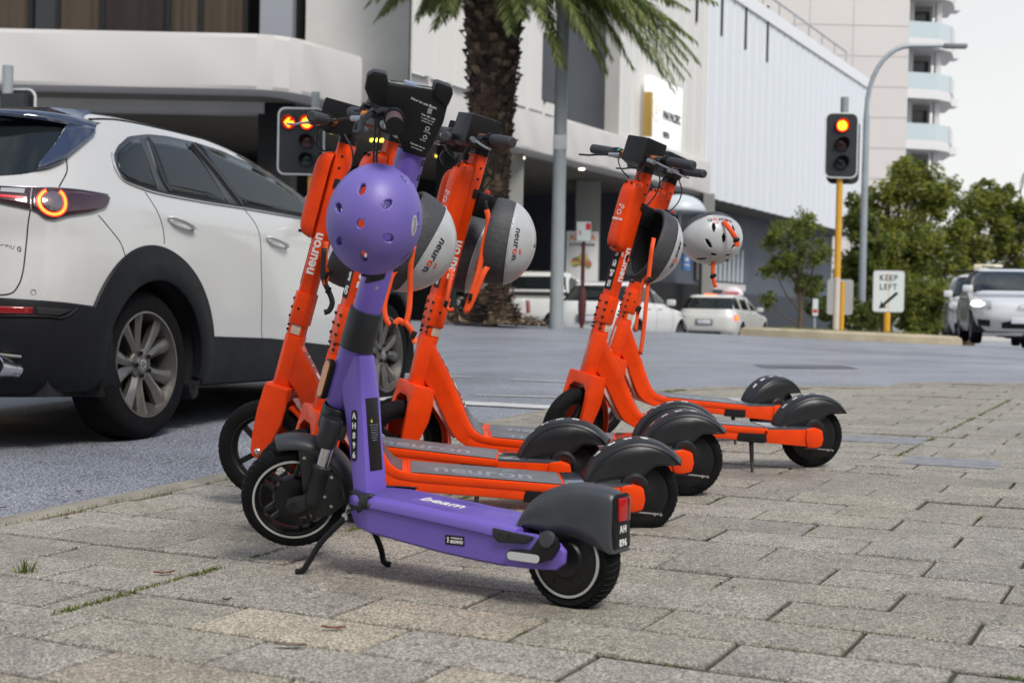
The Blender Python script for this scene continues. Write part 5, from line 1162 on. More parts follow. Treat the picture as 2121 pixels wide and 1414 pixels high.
# hanging hotel sign
sg=thing('hotel_sign','white illuminated hotel name panel with gold emblem on the ribbed wall','sign',mat=HM@TW@Matrix.Translation((5.35,.12,5.45))@Matrix.Diagonal((.88,1,1,1)))
mb=MB(); mb.box(-1.2,1.2,.0,.18,-.78,.80,M('sign_white',(.85,.86,.85),.4,emit=.25,ecol=(1,1,.98)),c=.02); pn=mb.build('panel',sg)
mb=MB(); mb.box(-1.215,-1.10,-.01,.20,-.62,.42,M('gold',(.55,.36,.10),.35,metal=.6),c=.02); mb.build('gold_edge',sg)
mb=MB(); Ts=frame((-.80,.186,.05),(1,0,0),(0,0,1)); Ts=Ts@Matrix.Diagonal((1,1,1,1))
mb.lathe([(.24,0),(.24,.006),(.30,.006),(.30,0)],MT['gold'],32,Ts,axis='z'); mb.lathe([(.08,0),(.08,.006),(.13,.006),(.13,0)],MT['gold'],6,Ts,axis='z'); mb.build('emblem',sg)
text('lettering',"PAN PACIFIC",.30,dark,sg,frame((.35,.188,-.02),(1,0,0),(0,0,1)),.004,sx=.78,bold=.006); text('lettering',"PERTH",.20,dark,sg,frame((-.05,.188,-.48),(1,0,0),(0,0,1)),.004,sx=.8,bold=.004)
# conference banner on the inner pier
bn=thing('banner','white conference banner with orange heading on the grey pier','banner',mat=HM@Matrix.Translation((1.62,33.3,1.95)))
mb=MB(); mb.box(-.38,.38,0,.03,-.75,.68,M('banner_white',(.66,.66,.64),.6)); mb.build('sheet',bn)
text('lettering',"AFRICA",.20,M('banner_orange',(.75,.20,.08),.6),bn,frame((0,-.004,.53),(1,0,0),(0,0,1)),.002,bold=.006,sx=.92); text('lettering',"DOWN UNDER",.085,dark,bn,frame((0,-.004,.36),(1,0,0),(0,0,1)),.002,bold=.002)
mb=MB(); rnd=random.Random(3); AU=[(-.26,.02),(-.20,.10),(-.10,.13),(-.03,.20),(.03,.18),(.07,.12),(.11,.22),(.16,.08),(.24,-.02),(.22,-.12),(.14,-.17),(.06,-.10),(-.06,-.08),(-.16,-.13),(-.24,-.10)]
for i in range(len(AU)):
    a=AU[i];b=AU[(i+1)%len(AU)]; mb.add([(0,-.004,0),(a[0],-.004,a[1]),(b[0],-.004,b[1])],[(0,1,2)],M('map_%d'%(i%4),[(.45,.10,.05),(.12,.25,.08),(.55,.42,.12),(.35,.22,.10)][i%4],.6),Matrix.Translation((0,-.001,-.05)))
mb.build('map',bn)
cn=thing('awning','pale domed awning under the overhang beside the entrance','awning',mat=HM@Matrix.Translation((3.95,33.6,3.20)))
mb=MB(); g=[]
for i in range(33):
    a=TAU*i/32; g.append([(.62*math.cos(a)*math.cos(e),.5*math.sin(a)*math.cos(e),.42*math.sin(e)-.05) for e in [R(k*10) for k in range(10)]])
mb.grid(g,M('awning_fabric',(.50,.54,.58),.35)); mb.build('canopy',cn,smooth=60,solid=.01); mb=MB(); mb.tube([(0,0,.3),(0,0,-.5)],.03,rl,8); mb.build('stem_pole',cn)
# ---------------------------------------------------------------- apartment tower
tower=thing('apartment_tower','tall cream apartment tower with stacked curved balconies at the right','building',loc=(0,0,0))
beige=M('cream_render',(.62,.585,.56),.8,var=.05,vs=.2)
mb=MB(); mb.box(12,25.0,90,104,-3,36,beige)
mb.build('wall',tower)
mb=MB(); jm=M('joint_line',(.42,.40,.385),.8)
for k in range(20): 
    for dz in (0,.6): mb.box(12,24.99,89.985,90.0,-2+k*1.95*1+dz*0,-1.95+k*1.95+dz*0,jm)
for x in (18.6,21.4): mb.box(x,x+.04,89.984,90,-3,36,jm)
mb.build('panel_joint',tower)
mb=MB(); mb.box(13.8,15.2,89.9,90.05,19.2,20.2,win_d); mb.build('window',tower)
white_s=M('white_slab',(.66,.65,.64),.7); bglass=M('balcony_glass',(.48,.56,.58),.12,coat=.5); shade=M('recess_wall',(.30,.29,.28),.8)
PL=[(24.9,90.1),(27.0,90.5),(28.2,91.6),(29.0,93.6),(29.4,96.6),(24.9,96.6)]
for k in range(10):
    z=9.05+(k-2)*3.25
    mb=MB(); mb.prism(PL,z-.60,z,white_s,axis='z'); sl=mb.build('balcony',tower,smooth=0)
    mb=MB()
    g=[[(x,y,z+.0),(x,y,z+1.05)] for x,y in PL[:3]]; mb.grid(g,bglass); mb.build('balustrade_glass',sl)
    mb=MB(); mb.prism([(28.22,91.55),(29.05,93.55),(29.4,95.6),(29.25,95.6),(28.9,93.65),(28.1,91.7)],z,z+1.05,white_s,axis='z'); mb.prism([(29.3,95.3),(30.0,95.6),(30.0,96.6),(29.3,96.6)],z-.3,z+.25,white_s,axis='z'); mb.build('parapet',sl)
    mb=MB(); mb.box(27.3,27.65,91.9,92.3,z,z+2.70,white_s); mb.build('column',sl); mb=MB(); mb.box(25.4,25.75,91.6,91.9,z,z+2.7,white_s); mb.build('column',sl)
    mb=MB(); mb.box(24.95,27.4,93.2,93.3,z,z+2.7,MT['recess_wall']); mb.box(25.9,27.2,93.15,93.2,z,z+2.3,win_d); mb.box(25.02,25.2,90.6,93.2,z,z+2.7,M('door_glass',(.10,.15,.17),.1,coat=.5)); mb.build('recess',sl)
    mb=MB(); mb.box(26.9,27.2,91.35,91.65,z+.05,z+.75,M('planter',(.10,.12,.12),.7)); mb.build('planter',sl)
# low buildings and far skyline so the horizon is closed
fb=thing('office_block','plain grey office block far behind the trees','building',loc=(0,0,0)); mb=MB(); mb.box(30,75,130,150,-3,9,concl); mb.build('wall',fb)
# ---------------------------------------------------------------- traffic island
isl=M('island_kerb',(.42,.36,.25),.85,var=.25,vs=3,bump=.4,bs=60)
mb=MB(); P=[(4.15,25.6),(5.0,24.9),(6.6,24.6),(7.6,24.7),(8.05,25.0),(8.0,25.5),(7.2,26.6),(6.0,27.6),(4.9,27.8)]; cxy=Vector((6.3,25.9))
rows=[]
for x,y in P+[P[0]]:
    v=Vector((x,y)); rows.append([( lerp(v.x,cxy.x,f),lerp(v.y,cxy.y,f),gz(lerp(v.x,cxy.x,f),lerp(v.y,cxy.y,f))+z) for f,z in ((0,-.05),(.01,.08),(.05,.12),(.12,.125),(.2,.12),(.6,.13),(.99,.13))])
mb.grid(rows,isl); mb.build('island'); tag(bpy.data.objects['island'],None,kind='structure')
mb=MB(); rnd=random.Random(8)
for k in range(1500):
    a=rnd.random()*TAU; rr=rnd.uniform(.55,.93); x=cxy.x+1.6*rr*math.cos(a); y=cxy.y+1.2*rr*math.sin(a); p=Vector((x,y,gz(x,y)+.11)); h=rnd.uniform(.02,.08); b_=rnd.random()*TAU
    s_=Vector((math.cos(b_),math.sin(b_),0))*.008; mb.add([p-s_,p+s_,p+Vector((rnd.gauss(0,.03),rnd.gauss(0,.03),h))],[(0,1,2)],M('island_grass',(.20,.22,.04),.9,var=.4,vs=8))
tag(mb.build('island_grass',smooth=0,merge=False),'short yellow green grass along the traffic island top','grass',kind='stuff')
# ---------------------------------------------------------------- posts, signals and signs
yell=M('yellow_post',(.70,.36,.03),.5,var=.1,vs=4); galv=M('galvanised',(.33,.37,.40),.5,metal=.3,var=.15,vs=3); sigb=M('signal_black',(.016,.018,.022),.5); whitep=M('white_border',(.72,.73,.73),.5); postg=M('post_grey',(.30,.33,.34),.55,var=.12,vs=2)
def board(mb,w,h,y0,y1,m,rad,x=0,z=0):
    pts=[]
    for cx,cz,a0 in ((w/2-rad,h/2-rad,0),(-w/2+rad,h/2-rad,90),(-w/2+rad,-h/2+rad,180),(w/2-rad,-h/2+rad,270)):
        for k in range(7): a=R(a0+15*k); pts.append((x+cx+rad*math.cos(a),z+cz+rad*math.sin(a)))
    mb.prism(pts,y0,y1,m)
lit=M('signal_red_lit',(1,.15,.02),.3,emit=9,ecol=(1,.16,.006)); lit2=M('signal_red_glow',(1,.02,.01),.3,emit=2.5,ecol=(1,.012,.004)); loff=M('lens_off_red',(.06,.008,.008),.2,coat=.6); goff=M('lens_off_green',(.008,.022,.020),.2,coat=.6)
def signal(label,X,Y,zc,w,h,cols,rz=0,back=False,post=None,split=None,rad=.13):
    zb=gz(X,Y)+(.1 if X>4 else -.03); t=thing('traffic_light',label,'traffic light',loc=(X,Y,zb),rz=rz); zc-=zb
    mb=MB(); board(mb,w,h,-.012,.012,whitep,rad,0,zc); board(mb,w-.045,h-.045,-.016,-.0125,sigb,rad-.02,0,zc); board(mb,w-.045,h-.045,.0125,.016,sigb,rad-.02,0,zc); bd=mb.build('backboard',t)
    mb=MB(); mb.box(-w*.36,w*.36,.016,.20,zc-h*.42,zc+h*.42,sigb,c=.02); mb.build('housing',t)
    for cx,cz,st in cols:
        mb=MB(); T_=Matrix.Translation((cx,-.018,zc+cz)); mb.lathe([(.118,.0),(.122,-.03),(.12,-.035)],sigb,24,T_); g=[]
        for i in range(21):
            a=R(-25)+R(230)*i/20; g.append([(cx+.125*math.cos(a),-.018,zc+cz+.125*math.sin(a)),(cx+.125*math.cos(a),-.018-.20*(.55+.45*math.sin(max(0,a))),zc+cz+.125*math.sin(a))])
        mb.grid(g,sigb); mb.build('visor',t,smooth=60,solid=.006)
        mb=MB()
        m={'r':lit,'a':lit2,'x':loff,'g':goff}[st]
        if st=='r': mb.lathe([(.001,-.03),(.088,-.028)],lit,24,T_); mb.lathe([(.088,-.028),(.112,-.010)],lit2,24,T_)
        elif st=='a':
            mb.lathe([(.001,-.018),(.112,-.010)],M('lens_dim_red',(.30,.01,.01),.3,emit=.5,ecol=(1,.01,.005)),24,T_)
            Ta=frame((cx,-.045,zc+cz),(1,0,0),(0,0,1)); mb.prism([(-.085,0),(-.01,.080),(.028,.080),(-.028,.020),(.085,.020),(.085,-.020),(-.028,-.020),(.028,-.080),(-.01,-.080)],-.004,.0,lit,Ta,axis='z')
        else: mb.lathe([(.001,-.02),(.07,-.016),(.112,-.006)],m,24,T_)
        mb.build('lens',t,smooth=60)
    if post:
        mb=MB(); x0=post; 
        if split: mb.tube([(x0,.10,0),(x0,.10,split-zb)],.060,M('post_white',(.62,.55,.48),.6,var=.15,vs=3),16); mb.tube([(x0,.10,split-zb),(x0,.10,zc+h/2-.1)],.0595,yell,16)
        else: mb.tube([(x0,.10,0),(x0,.10,zc+h/2-.1)],.05,yell,14)
        mb.tube([(x0+.06,.12,zc+h/2-.1),(x0+.06,.12,zc+h/2+.30)],.075,postg,14); mb.build('post',t,smooth=40)
    return t
a=signal('red traffic light on the yellow pole standing on the traffic island',6.02,26,3.89,.62,1.21,[(-.0,.36,'r'),(-.0,.02,'x'),(-.0,-.32,'g')],post=.01,split=1.45)
mb=MB(); board(mb,.60,1.20,.20,.24,sigb,.13,.09,3.80-gz(6.02,26)-.1); mb.build('rear_backboard',a)
signal('red traffic light with lit left arrow at the left above the white car',-3.86,25.2,3.66,.84,1.20,[(-.22,.33,'a'),(.10,.33,'r'),(.10,0,'x'),(.10,-.33,'g')],post=.17)
b=signal('traffic light at the far left edge seen from behind, above the white car roof',-7.05,19.9,3.12,.52,1.15,[(0,.33,'x'),(0,0,'x'),(0,-.33,'g')],rz=PI-.2,post=.05)
def roadsign(name,label,cat,X,Y,zc,w,h,rz=0,postm=yell,pr=.045,face=None,rad=.06,px=0,below=True):
    zb=gz(X,Y)+(.1 if 4<X<8.2 and 24.5<Y<28 else -.03); t=thing(name,label,cat,loc=(X,Y,zb),rz=rz); z=zc-zb
    mb=MB(); board(mb,w,h,-.006,.006,M('sign_back',(.40,.41,.42),.45,metal=.3),rad,0,z); board(mb,w-.03,h-.03,-.0085,-.0062,face or whitep,rad*.7,0,z); p=mb.build('plate',t)
    mb=MB(); mb.tube([(px,.05,0),(px,.05,z+h/2-.05)],pr,postm,14); mb.build('post',t,smooth=40); return t,p,z
sf=M('sign_face',(.60,.65,.64),.5)
t,p,z=roadsign('keep_left_sign','white KEEP LEFT sign with black arrow on a short yellow post','sign',7.10,26.5,1.22,.60,.79,face=sf,pr=.06)
text('lettering',"KEEP",.16,dark,p,frame((-.01,-.010,z+.25),(1,0,0),(0,0,1)),.001,bold=.002,space=1.15,sx=.9); text('lettering',"LEFT",.16,dark,p,frame((-.01,-.010,z+.08),(1,0,0),(0,0,1)),.001,bold=.002,space=1.15,sx=.9)
mb=MB(); Ta=frame((.0,-.0095,z-.17),(1,0,0),(0,0,1))@Matrix.Rotation(R(42),4,'Z'); mb.prism([(-.24,0),(-.10,.085),(-.125,.028),(.22,.028),(.22,-.028),(-.125,-.028),(-.10,-.085)],-.001,.001,dark,Ta,axis='z'); mb.build('arrow',p)
roadsign('sign_seen_from_behind','plain grey back of a road sign beside the traffic island pole','sign',6.28,26.9,1.10,.50,.68,rz=PI,postm=yell,px=-.03)
t,p,z=roadsign('parking_sign','small white and red parking sign on a thin pole near the small tree','sign',6.48,30,.92,.13,.38,postm=galv,pr=.03,face=sf,rad=.02)
mb=MB(); mb.box(-.045,.045,-.0105,-.009,z-.12,z-.04,M('sign_red',(.55,.03,.03),.5)); mb.build('red_square',p)
t,p,z=roadsign('parking_sign','small white parking sign with red square on a dark red pole near the palm','sign',1.24,25,2.14,.27,.36,postm=M('maroon_post',(.09,.02,.025),.5),pr=.035,face=sf,rad=.02)
mb=MB(); mb.box(.03,.12,-.0105,-.009,z+.03,z+.15,M('sign_red',(.55,.03,.03),.5)); mb.build('red_square',p); text('lettering',"2",.10,M('sign_red',(.55,.03,.03),.5),p,frame((-.07,-.010,z-.02),(1,0,0),(0,0,1)),.001,bold=.003)
mb=MB(); mb.lathe([(.04,.05),(.06,.12),(.075,.40),(.06,.62),(.04,.72)],MT['maroon_post'],14,Matrix.Translation((0,.05,0)),axis='z'); mb.build('post_sleeve',t,smooth=50)
bs=thing('wall_sign','small blue sign on the dark ground floor wall','sign',mat=HM@TW@Matrix.Translation((9.6,-.70,2.15)))
mb=MB(); mb.box(-.28,.28,0,.04,-.24,.26,M('sign_blue',(.03,.20,.55),.5)); q_=mb.build('plate',bs); mb=MB(); mb.box(-.14,.14,.04,.045,0,.10,whitep); mb.box(-.2,.2,.04,.045,-.12,-.08,whitep); mb.build('symbol',q_)
# lamp posts
lp=thing('street_lamp','thick plain grey lamp post beside the palm trunk','street lamp',loc=(.735,23.5,gz(.735,23.5)-.05))
mb=MB(); mb.tube([(0,0,0),(0,0,.5),(0,0,6),(0,0,9.5)],[.125,.115,.105,.09],postg,20); mb.build('post',lp,smooth=40); mb=MB(); mb.tube([(0,0,9.4),(.5,0,9.9),(1.8,0,10.1)],.05,postg,10); mb.box(1.7,2.4,-.15,.15,10.02,10.15,galv,c=.03); mb.build('lamp_head',lp); mb=MB(); mb.box(-.112,.112,-.112,.112,3.0,3.25,M('post_band',(.5,.5,.5),.5),c=.02); mb.build('cable_box',lp)
l2=thing('street_lamp','tall thin grey lamp with a curved arm behind the island traffic light','street lamp',loc=(11.2,45,-.5))
mb=MB(); pts=[(0,0,0),(0,0,3),(0,0,7.6)]+[(1.35-1.35*math.cos(R(a)),0,7.9+2.05*math.sin(R(a))) for a in range(0,91,10)]+[(2.6,0,9.98)]; mb.tube(pts,[.13,.12,.10]+[.075]*10+[.06],galv,14); mb.build('pole',l2,smooth=50); mb=MB(); mb.box(2.4,3.15,-.12,.12,9.90,10.05,M('lamp_grey',(.16,.17,.18),.5),c=.04); mb.build('lamp_head',l2)
ng=thing('road_sign','white rounded sign plate cut by the right edge of the view','sign',loc=(4.62,12.0,gz(4.6,12))); mb=MB(); board(mb,.46,.80,-.01,.01,whitep,.07,0,2.78); mb.build('plate',ng); mb=MB(); mb.tube([(.1,.05,0),(.1,.05,3.1)],.035,galv,12); mb.build('post',ng)
# ---------------------------------------------------------------- other vehicles
def paint(name,c): return M(name,c,.3,coat=1,var=.05,vs=2)
taill=M('tail_light_on',(1,.10,.02),.3,emit=5,ecol=(1,.09,.005)); tailr=M('tail_light_glow',(.8,.01,.01),.3,emit=1.5,ecol=(1,.01,.005)); headl=M('head_lamp_on',(1,1,.95),.3,emit=5,ecol=(1,.97,.9)); clearl=M('head_lamp_lens',(.45,.46,.47),.12,coat=1,metal=.3)
def bg_car(name,label,cat,X,Y,hd,zb,Lr,Wd,Ht,wb,m,ro=.8,fo=.85,style='hatch',rear=True,lights=True,pitch=0,plate=True,roofx=None,extra=None,lowx=0):
    t=thing(name,label,cat,mat=Matrix.Translation((X,Y,zb))@Matrix.Rotation(R(hd),4,'Z')@Matrix.Rotation(-pitch,4,'Y'))
    H=Ht; F=wb+fo; w=Wd/2
    if style=='ute':
        Wt=[(.30*H,.93*w),(.36*H,w),(.5*H,w),(.60*H,.98*w),(.62*H,.96*w),(.72*H,.88*w),(.85*H,.80*w),(.94*H,.74*w),(.98*H,.62*w),(H,.4*w)]
        XRt=[(.30*H,-ro),(.55*H,-ro-.03),(.60*H,-ro),(.612*H,-ro+.05),(.62*H,.95),(.72*H,1.02),(.85*H,1.12),(.94*H,1.2),(.98*H,1.35),(H,1.7)]; nC=.35; nr=7
    else:
        Wt=[(.16*H,.93*w),(.3*H,.99*w),(.5*H,w),(.62*H,.96*w),(.70*H,.90*w),(.85*H,.81*w),(.93*H,.75*w),(.98*H,.64*w),(H,.4*w)]
        k={'hatch':1,'wagon':.8,'suv':.8}[style]
        XRt=[(.16*H,-.85*ro),(.28*H,-ro),(.5*H,-ro),(.62*H,-ro+.06),(.70*H,-ro+.14*k),(.85*H,-ro+.36*k),(.93*H,-ro+.48*k),(.975*H,-ro+.75*k),(H,-ro+1.5)]; nC=.6; nr=4
    XFt=[(.16*H,.95*F),(.3*H,F),(.45*H,F-.02),(.52*H,F-.10),(.57*H,F-.35),(.615*H,F-.85),(.65*H,F-1.15),(.72*H,F-1.38),(.85*H,F-1.80),(.94*H,F-2.12),(.98*H,F-2.35),(H,F-2.7)]
    Hc=Hull(W=Wt,XR=XRt,XF=XFt,n=nr,C=nC,nf=3.0,Cf=.95,flare=.01,wb=wb,zb=.62*H)
    r=.325 if style!='ute' else .38; AR=[(0,r),(wb,r)]
    body_mesh(Hc,m,AR,.16*H if style!='ute' else .31*H,H,r=r+.065,nz=70,nu=(30,46,30)).build('body',t,smooth=40)
    for a_ in AR:
        for s_ in (-1,1): 
            mb=MB(); mb.lathe([(r+.06,s_*(w-.01)),(r+.06,s_*.35),(.01,s_*.35)],dark,20,Matrix.Translation((a_[0],0,a_[1])),a0=-.3,a1=PI+.3); mb.build('wheel_well',t)
            mb=MB(); g=[]
            for i in range(29):
                a=-.1+(PI+.2)*i/28; g.append([Hc.P(Hc.ux(a_[0]+q*math.cos(a),max(.18*H,a_[1]+q*math.sin(a))),max(.18*H,a_[1]+q*math.sin(a)),s_,of) for q,of in ((r+.035,-.03),(r+.035,.006),(r+.06,.012),(r+.09,.003))])
            mb.grid(g,m); mb.build('arch_lip',t,smooth=50)
            make_wheel(t,a_[0],s_*(w-.12),r,r,r*.66,.2,s_,0,spin=.4)
    mb=MB(); mb.box(-ro*.8,F*.9,-w*.85,w*.85,.15*H,.24*H,dark); mb.build('underbody',t)
    bz=.66*H
    for s_ in (-1,1):
        xa=(-ro+.50) if style!='ute' else 1.25; xb=F-1.35; mb=MB()
        top=[(xa,.72*H),(xa+.18,.88*H),(xa+.45,.945*H),((xa+xb)/2,.955*H),(xb-.75,.93*H),(xb-.35,.82*H),(xb,.685*H)]; bot=[(xa,.70*H),(xb,.665*H)]
        if style in('wagon','suv'): top=[(xa-.1,.74*H),(xa,.90*H),(xa+.35,.94*H)]+top[3:]; bot[0]=(xa-.1,.70*H)
        strip_panel(Hc,mb,glassm,top,bot,'x',s_,.004,34,5); gl=mb.build('side_window',t,smooth=50)
        mb=MB()
        for x in ((xa+.50,.5*(xa+xb)+.12) if style!='ute' else (.5*(xa+xb),)): line_on(Hc,mb,m if style!='hatch' else frame_m2,[(x-.03,.94*H),(x+.03,.68*H)],'x',s_,.03,.006,flat=.25)
        mb.build('door_pillar',gl)
        mb=MB()
        for x in (xa+.55,.5*(xa+xb)+.15,xb): line_on(Hc,mb,dark,[(x,.66*H),(x+.02,.45*H),(x,.25*H)],'x',s_,.004,-.001)
        mb.build('panel_gap',t)
        for x in (.5*(xa+xb)-.25,xb-.75):
            c=Hc.P(Hc.ux(x,.60*H),.60*H,s_); mb=MB(); mb.box(c.x-.09,c.x+.09,c.y-.01 if s_>0 else c.y-.03,c.y+.03 if s_>0 else c.y+.01,.59*H,.61*H,m,c=.009); mb.build('door_handle',t)
        c=Hc.P(Hc.ux(xb-.08,.67*H),.67*H,s_); mb=MB(); mb.box(c.x-.07,c.x+.07,c.y+.06*s_ if s_>0 else c.y-.26,c.y+.26 if s_>0 else c.y-.06,.655*H,.745*H,m,c=.035); mb.box(c.x-.03,c.x+.03,min(c.y,c.y+.1*s_),max(c.y,c.y+.1*s_),.66*H,.68*H,black); mb.build('door_mirror',t)
    # screens
    for nm,ra,(z0,z1),um in (('windscreen',1,(.675*H,.94*H),.96),('rear_window',0,(.69*H if style!='ute' else .66*H,.915*H),.62)):
        mb=MB(); g=[]
        for i in range(33):
            q=-1+2*i/32; u=(3-um*abs(q)*.80) if ra else um*abs(q); g.append([Hc.P(u,lerp(z0,z1,j/6),-1 if q<0 else 1,.004) for j in range(7)])
        mb.grid(g,glassm); mb.build(nm,t,smooth=60)
    # lamps
    for s_ in (-1,1):
        mb=MB(); z0,z1=.47*H,.575*H
        if style=='ute': z0,z1=.42*H,.58*H
        strip_panel(Hc,mb,red_l if not lights else tailr,[(.60,z1),(.86,z1-.01)],[(.60,z0),(.86,z0+.02)],'u',s_,.006,8,3); tl=mb.build('tail_light',t)
        if lights: mb=MB(); strip_panel(Hc,mb,taill,[(.64,z1-.03),(.78,z1-.03)],[(.64,z0+.03),(.78,z0+.03)],'u',s_,.012,6,3); mb.build('lamp',tl)
        mb=MB(); strip_panel(Hc,mb,clearl,[(2.05,.535*H),(2.40,.555*H),(2.62,.53*H)],[(2.05,.50*H),(2.35,.455*H),(2.62,.43*H)],'u',s_,.008,12,4); hl=mb.build('headlight',t)
        if extra=='headlights': mb=MB(); strip_panel(Hc,mb,headl,[(2.26,.50*H),(2.34,.528*H),(2.46,.532*H),(2.54,.495*H)],[(2.26,.495*H),(2.34,.465*H),(2.46,.458*H),(2.54,.49*H)],'u',s_,.014,12,4); mb.build('lamp',hl)
        mb=MB(); strip_panel(Hc,mb,dark,[(2.42,.31*H),(2.60,.30*H)],[(2.42,.23*H),(2.60,.22*H)],'u',s_,.006,6,3); mb.build('fog_lamp_recess',t)
    mb=MB(); g=[]
    for i in range(21):
        q=-1+2*i/20; u=3-.26*abs(q); zt=.30*H; zl=.20*H; g.append([Hc.P(u,lerp(zl,zt-.03*H*abs(q)**2,j/4),-1 if q<0 else 1,.006) for j in range(5)])
    mb.grid(g,dark); gr=mb.build('grille',t); mb=MB(); mb.lathe([(.085,0),(.085,.01),(.07,.01),(.07,0)],chrome,20,frame((F+.01,0,.46*H),(0,1,0),(0,0,1))@Matrix.Diagonal((1,.55,1,1)),axis='z'); mb.build('emblem',t)
    if plate:
        pm=M('plate_white',(.62,.64,.68),.4)
        mb=MB(); mb.box(F+.005,F+.02,-.19,.19,.26*H,.26*H+.11,pm,c=.003); mb.build('number_plate',t)
        zz=.40*H if style!='ute' else .335*H; mb=MB(); mb.box(-ro-.035,-ro-.008,-.26,.26,zz-.03,zz+.14,M('plate_recess',(.2,.2,.2),.5),c=.004); mb.box(-ro-.045,-ro-.03,-.19,.19,zz,zz+.11,pm,c=.003); mb.build('number_plate',t)
    if style!='ute':
        mb=MB(); mb.box(-ro-.03,-ro+.1,-.55*w,.55*w,.17*H,.24*H,black,c=.02); mb.build('bumper_insert',t)
    return t,Hc
frame_m2=M('window_frame',(.02,.022,.026),.3)
silver=paint('silver_car_paint',(.60,.62,.63)); wht=paint('white_fleet_paint',(.66,.66,.64)); blk=paint('black_car_paint',(.012,.013,.016)); wht2=paint('cream_white_paint',(.60,.60,.56))
t,Hc=bg_car('station_wagon','white taxi station wagon with brake lights on, driving away beyond the crest','car',5.95,41.5,66,gz(5.95,41)+.06,4.6,1.78,1.48,2.7,wht2,style='wagon',ro=.95)
mb=MB(); g=[]
for i in range(25):
    a=TAU*i/24; g.append([(.9+.16*math.cos(a)*math.cos(e),-.32+.34*math.sin(a)*math.cos(e),1.46+.26*math.sin(e)) for e in [R(k*15) for k in range(7)]])
mb.grid(g,M('dome_white',(.70,.62,.64),.4)); d_=mb.build('taxi_dome',t,smooth=60); mb=MB(); mb.box(.73,.75,-.56,-.08,1.48,1.56,M('dome_red',(.5,.15,.15),.5)); mb.build('dome_lettering',d_)
mb=MB(); mb.box(-.42,-.38,-.18,.16,1.40,1.455,taill,c=.01); mb.build('high_brake_light',t)
bg_car('hatchback','silver hatchback with headlights on, facing the camera at the right edge','car',9.90,28.35,257,gz(9.4,25.4)+.02,3.9,1.69,1.48,2.49,silver,ro=.65,fo=.76,lights=False,extra='headlights')
t,Hc=bg_car('taxi_suv','white tall taxi with a roof sign behind the silver hatchback','car',11.5,34.3,255,gz(11,29)+.0,4.6,1.82,1.72,2.6,wht,ro=.85,fo=.9,style='suv',lights=False)
mb=MB(); mb.box(1.1,1.3,-.30,.34,1.78,1.93,M('taxi_sign',(.75,.68,.52),.5),c=.03); s_=mb.build('taxi_sign',t); mb=MB()
for s in (-1,1): mb.tube([(1.0,s*.62,1.74),(1.0,s*.62,1.77),(.2,s*.62,1.77)],.02,black,6)
mb.tube([(1.2,-.72,1.765),(1.2,.72,1.765)],.022,black,8); mb.build('roof_rack',t); text('lettering',"TAXI",.12,dark,s_,frame((1.305,.02,1.85),(0,1,0),(0,0,1)),.001,bold=.002)
bg_car('black_car','black car half hidden behind the traffic island, only its roof showing','car',16.9,66,60,gz(16.9,66)+.30,4.5,1.8,1.45,2.7,blk,style='hatch',lights=False)
t,Hc=bg_car('utility_truck','white utility pickup with lettered tailgate parked under the hotel overhang','pickup truck',.05,33.3,62,-.10,5.3,1.85,1.82,3.2,wht2,ro=1.25,fo=.9,style='ute',lights=False,plate=True)
mb=MB(); mb.box(-1.32,-1.25,-.86,.86,.58,.70,M('step_bumper',(.25,.26,.27),.4,metal=.5),c=.02); mb.box(-1.30,-1.26,-.80,.80,.32,.56,dark); mb.build('rear_bumper',t)
text('lettering',"BEAVER TOOLS",.15,M('decal_grey',(.10,.12,.13),.5),t,frame((-1.292,-.02,.88),(0,-1,0),(0,0,1)),.002,sx=1.1,bold=.002)
mb=MB(); mb.lathe([(.001,0),(.16,0),(.16,.004)],M('decal_blue',(.06,.12,.16),.5),24,frame((-1.29,.15,1.03),(0,-1,0),(0,0,1))@Matrix.Diagonal((1.6,.25,1,1)),axis='z'); mb.build('badge',t)
bg_car('parked_hatchback','white parked hatchback right of the pickup under the overhang','car',1.95,30.6,62,-.08,4.1,1.74,1.50,2.55,wht,ro=.75,fo=.8,lights=False)
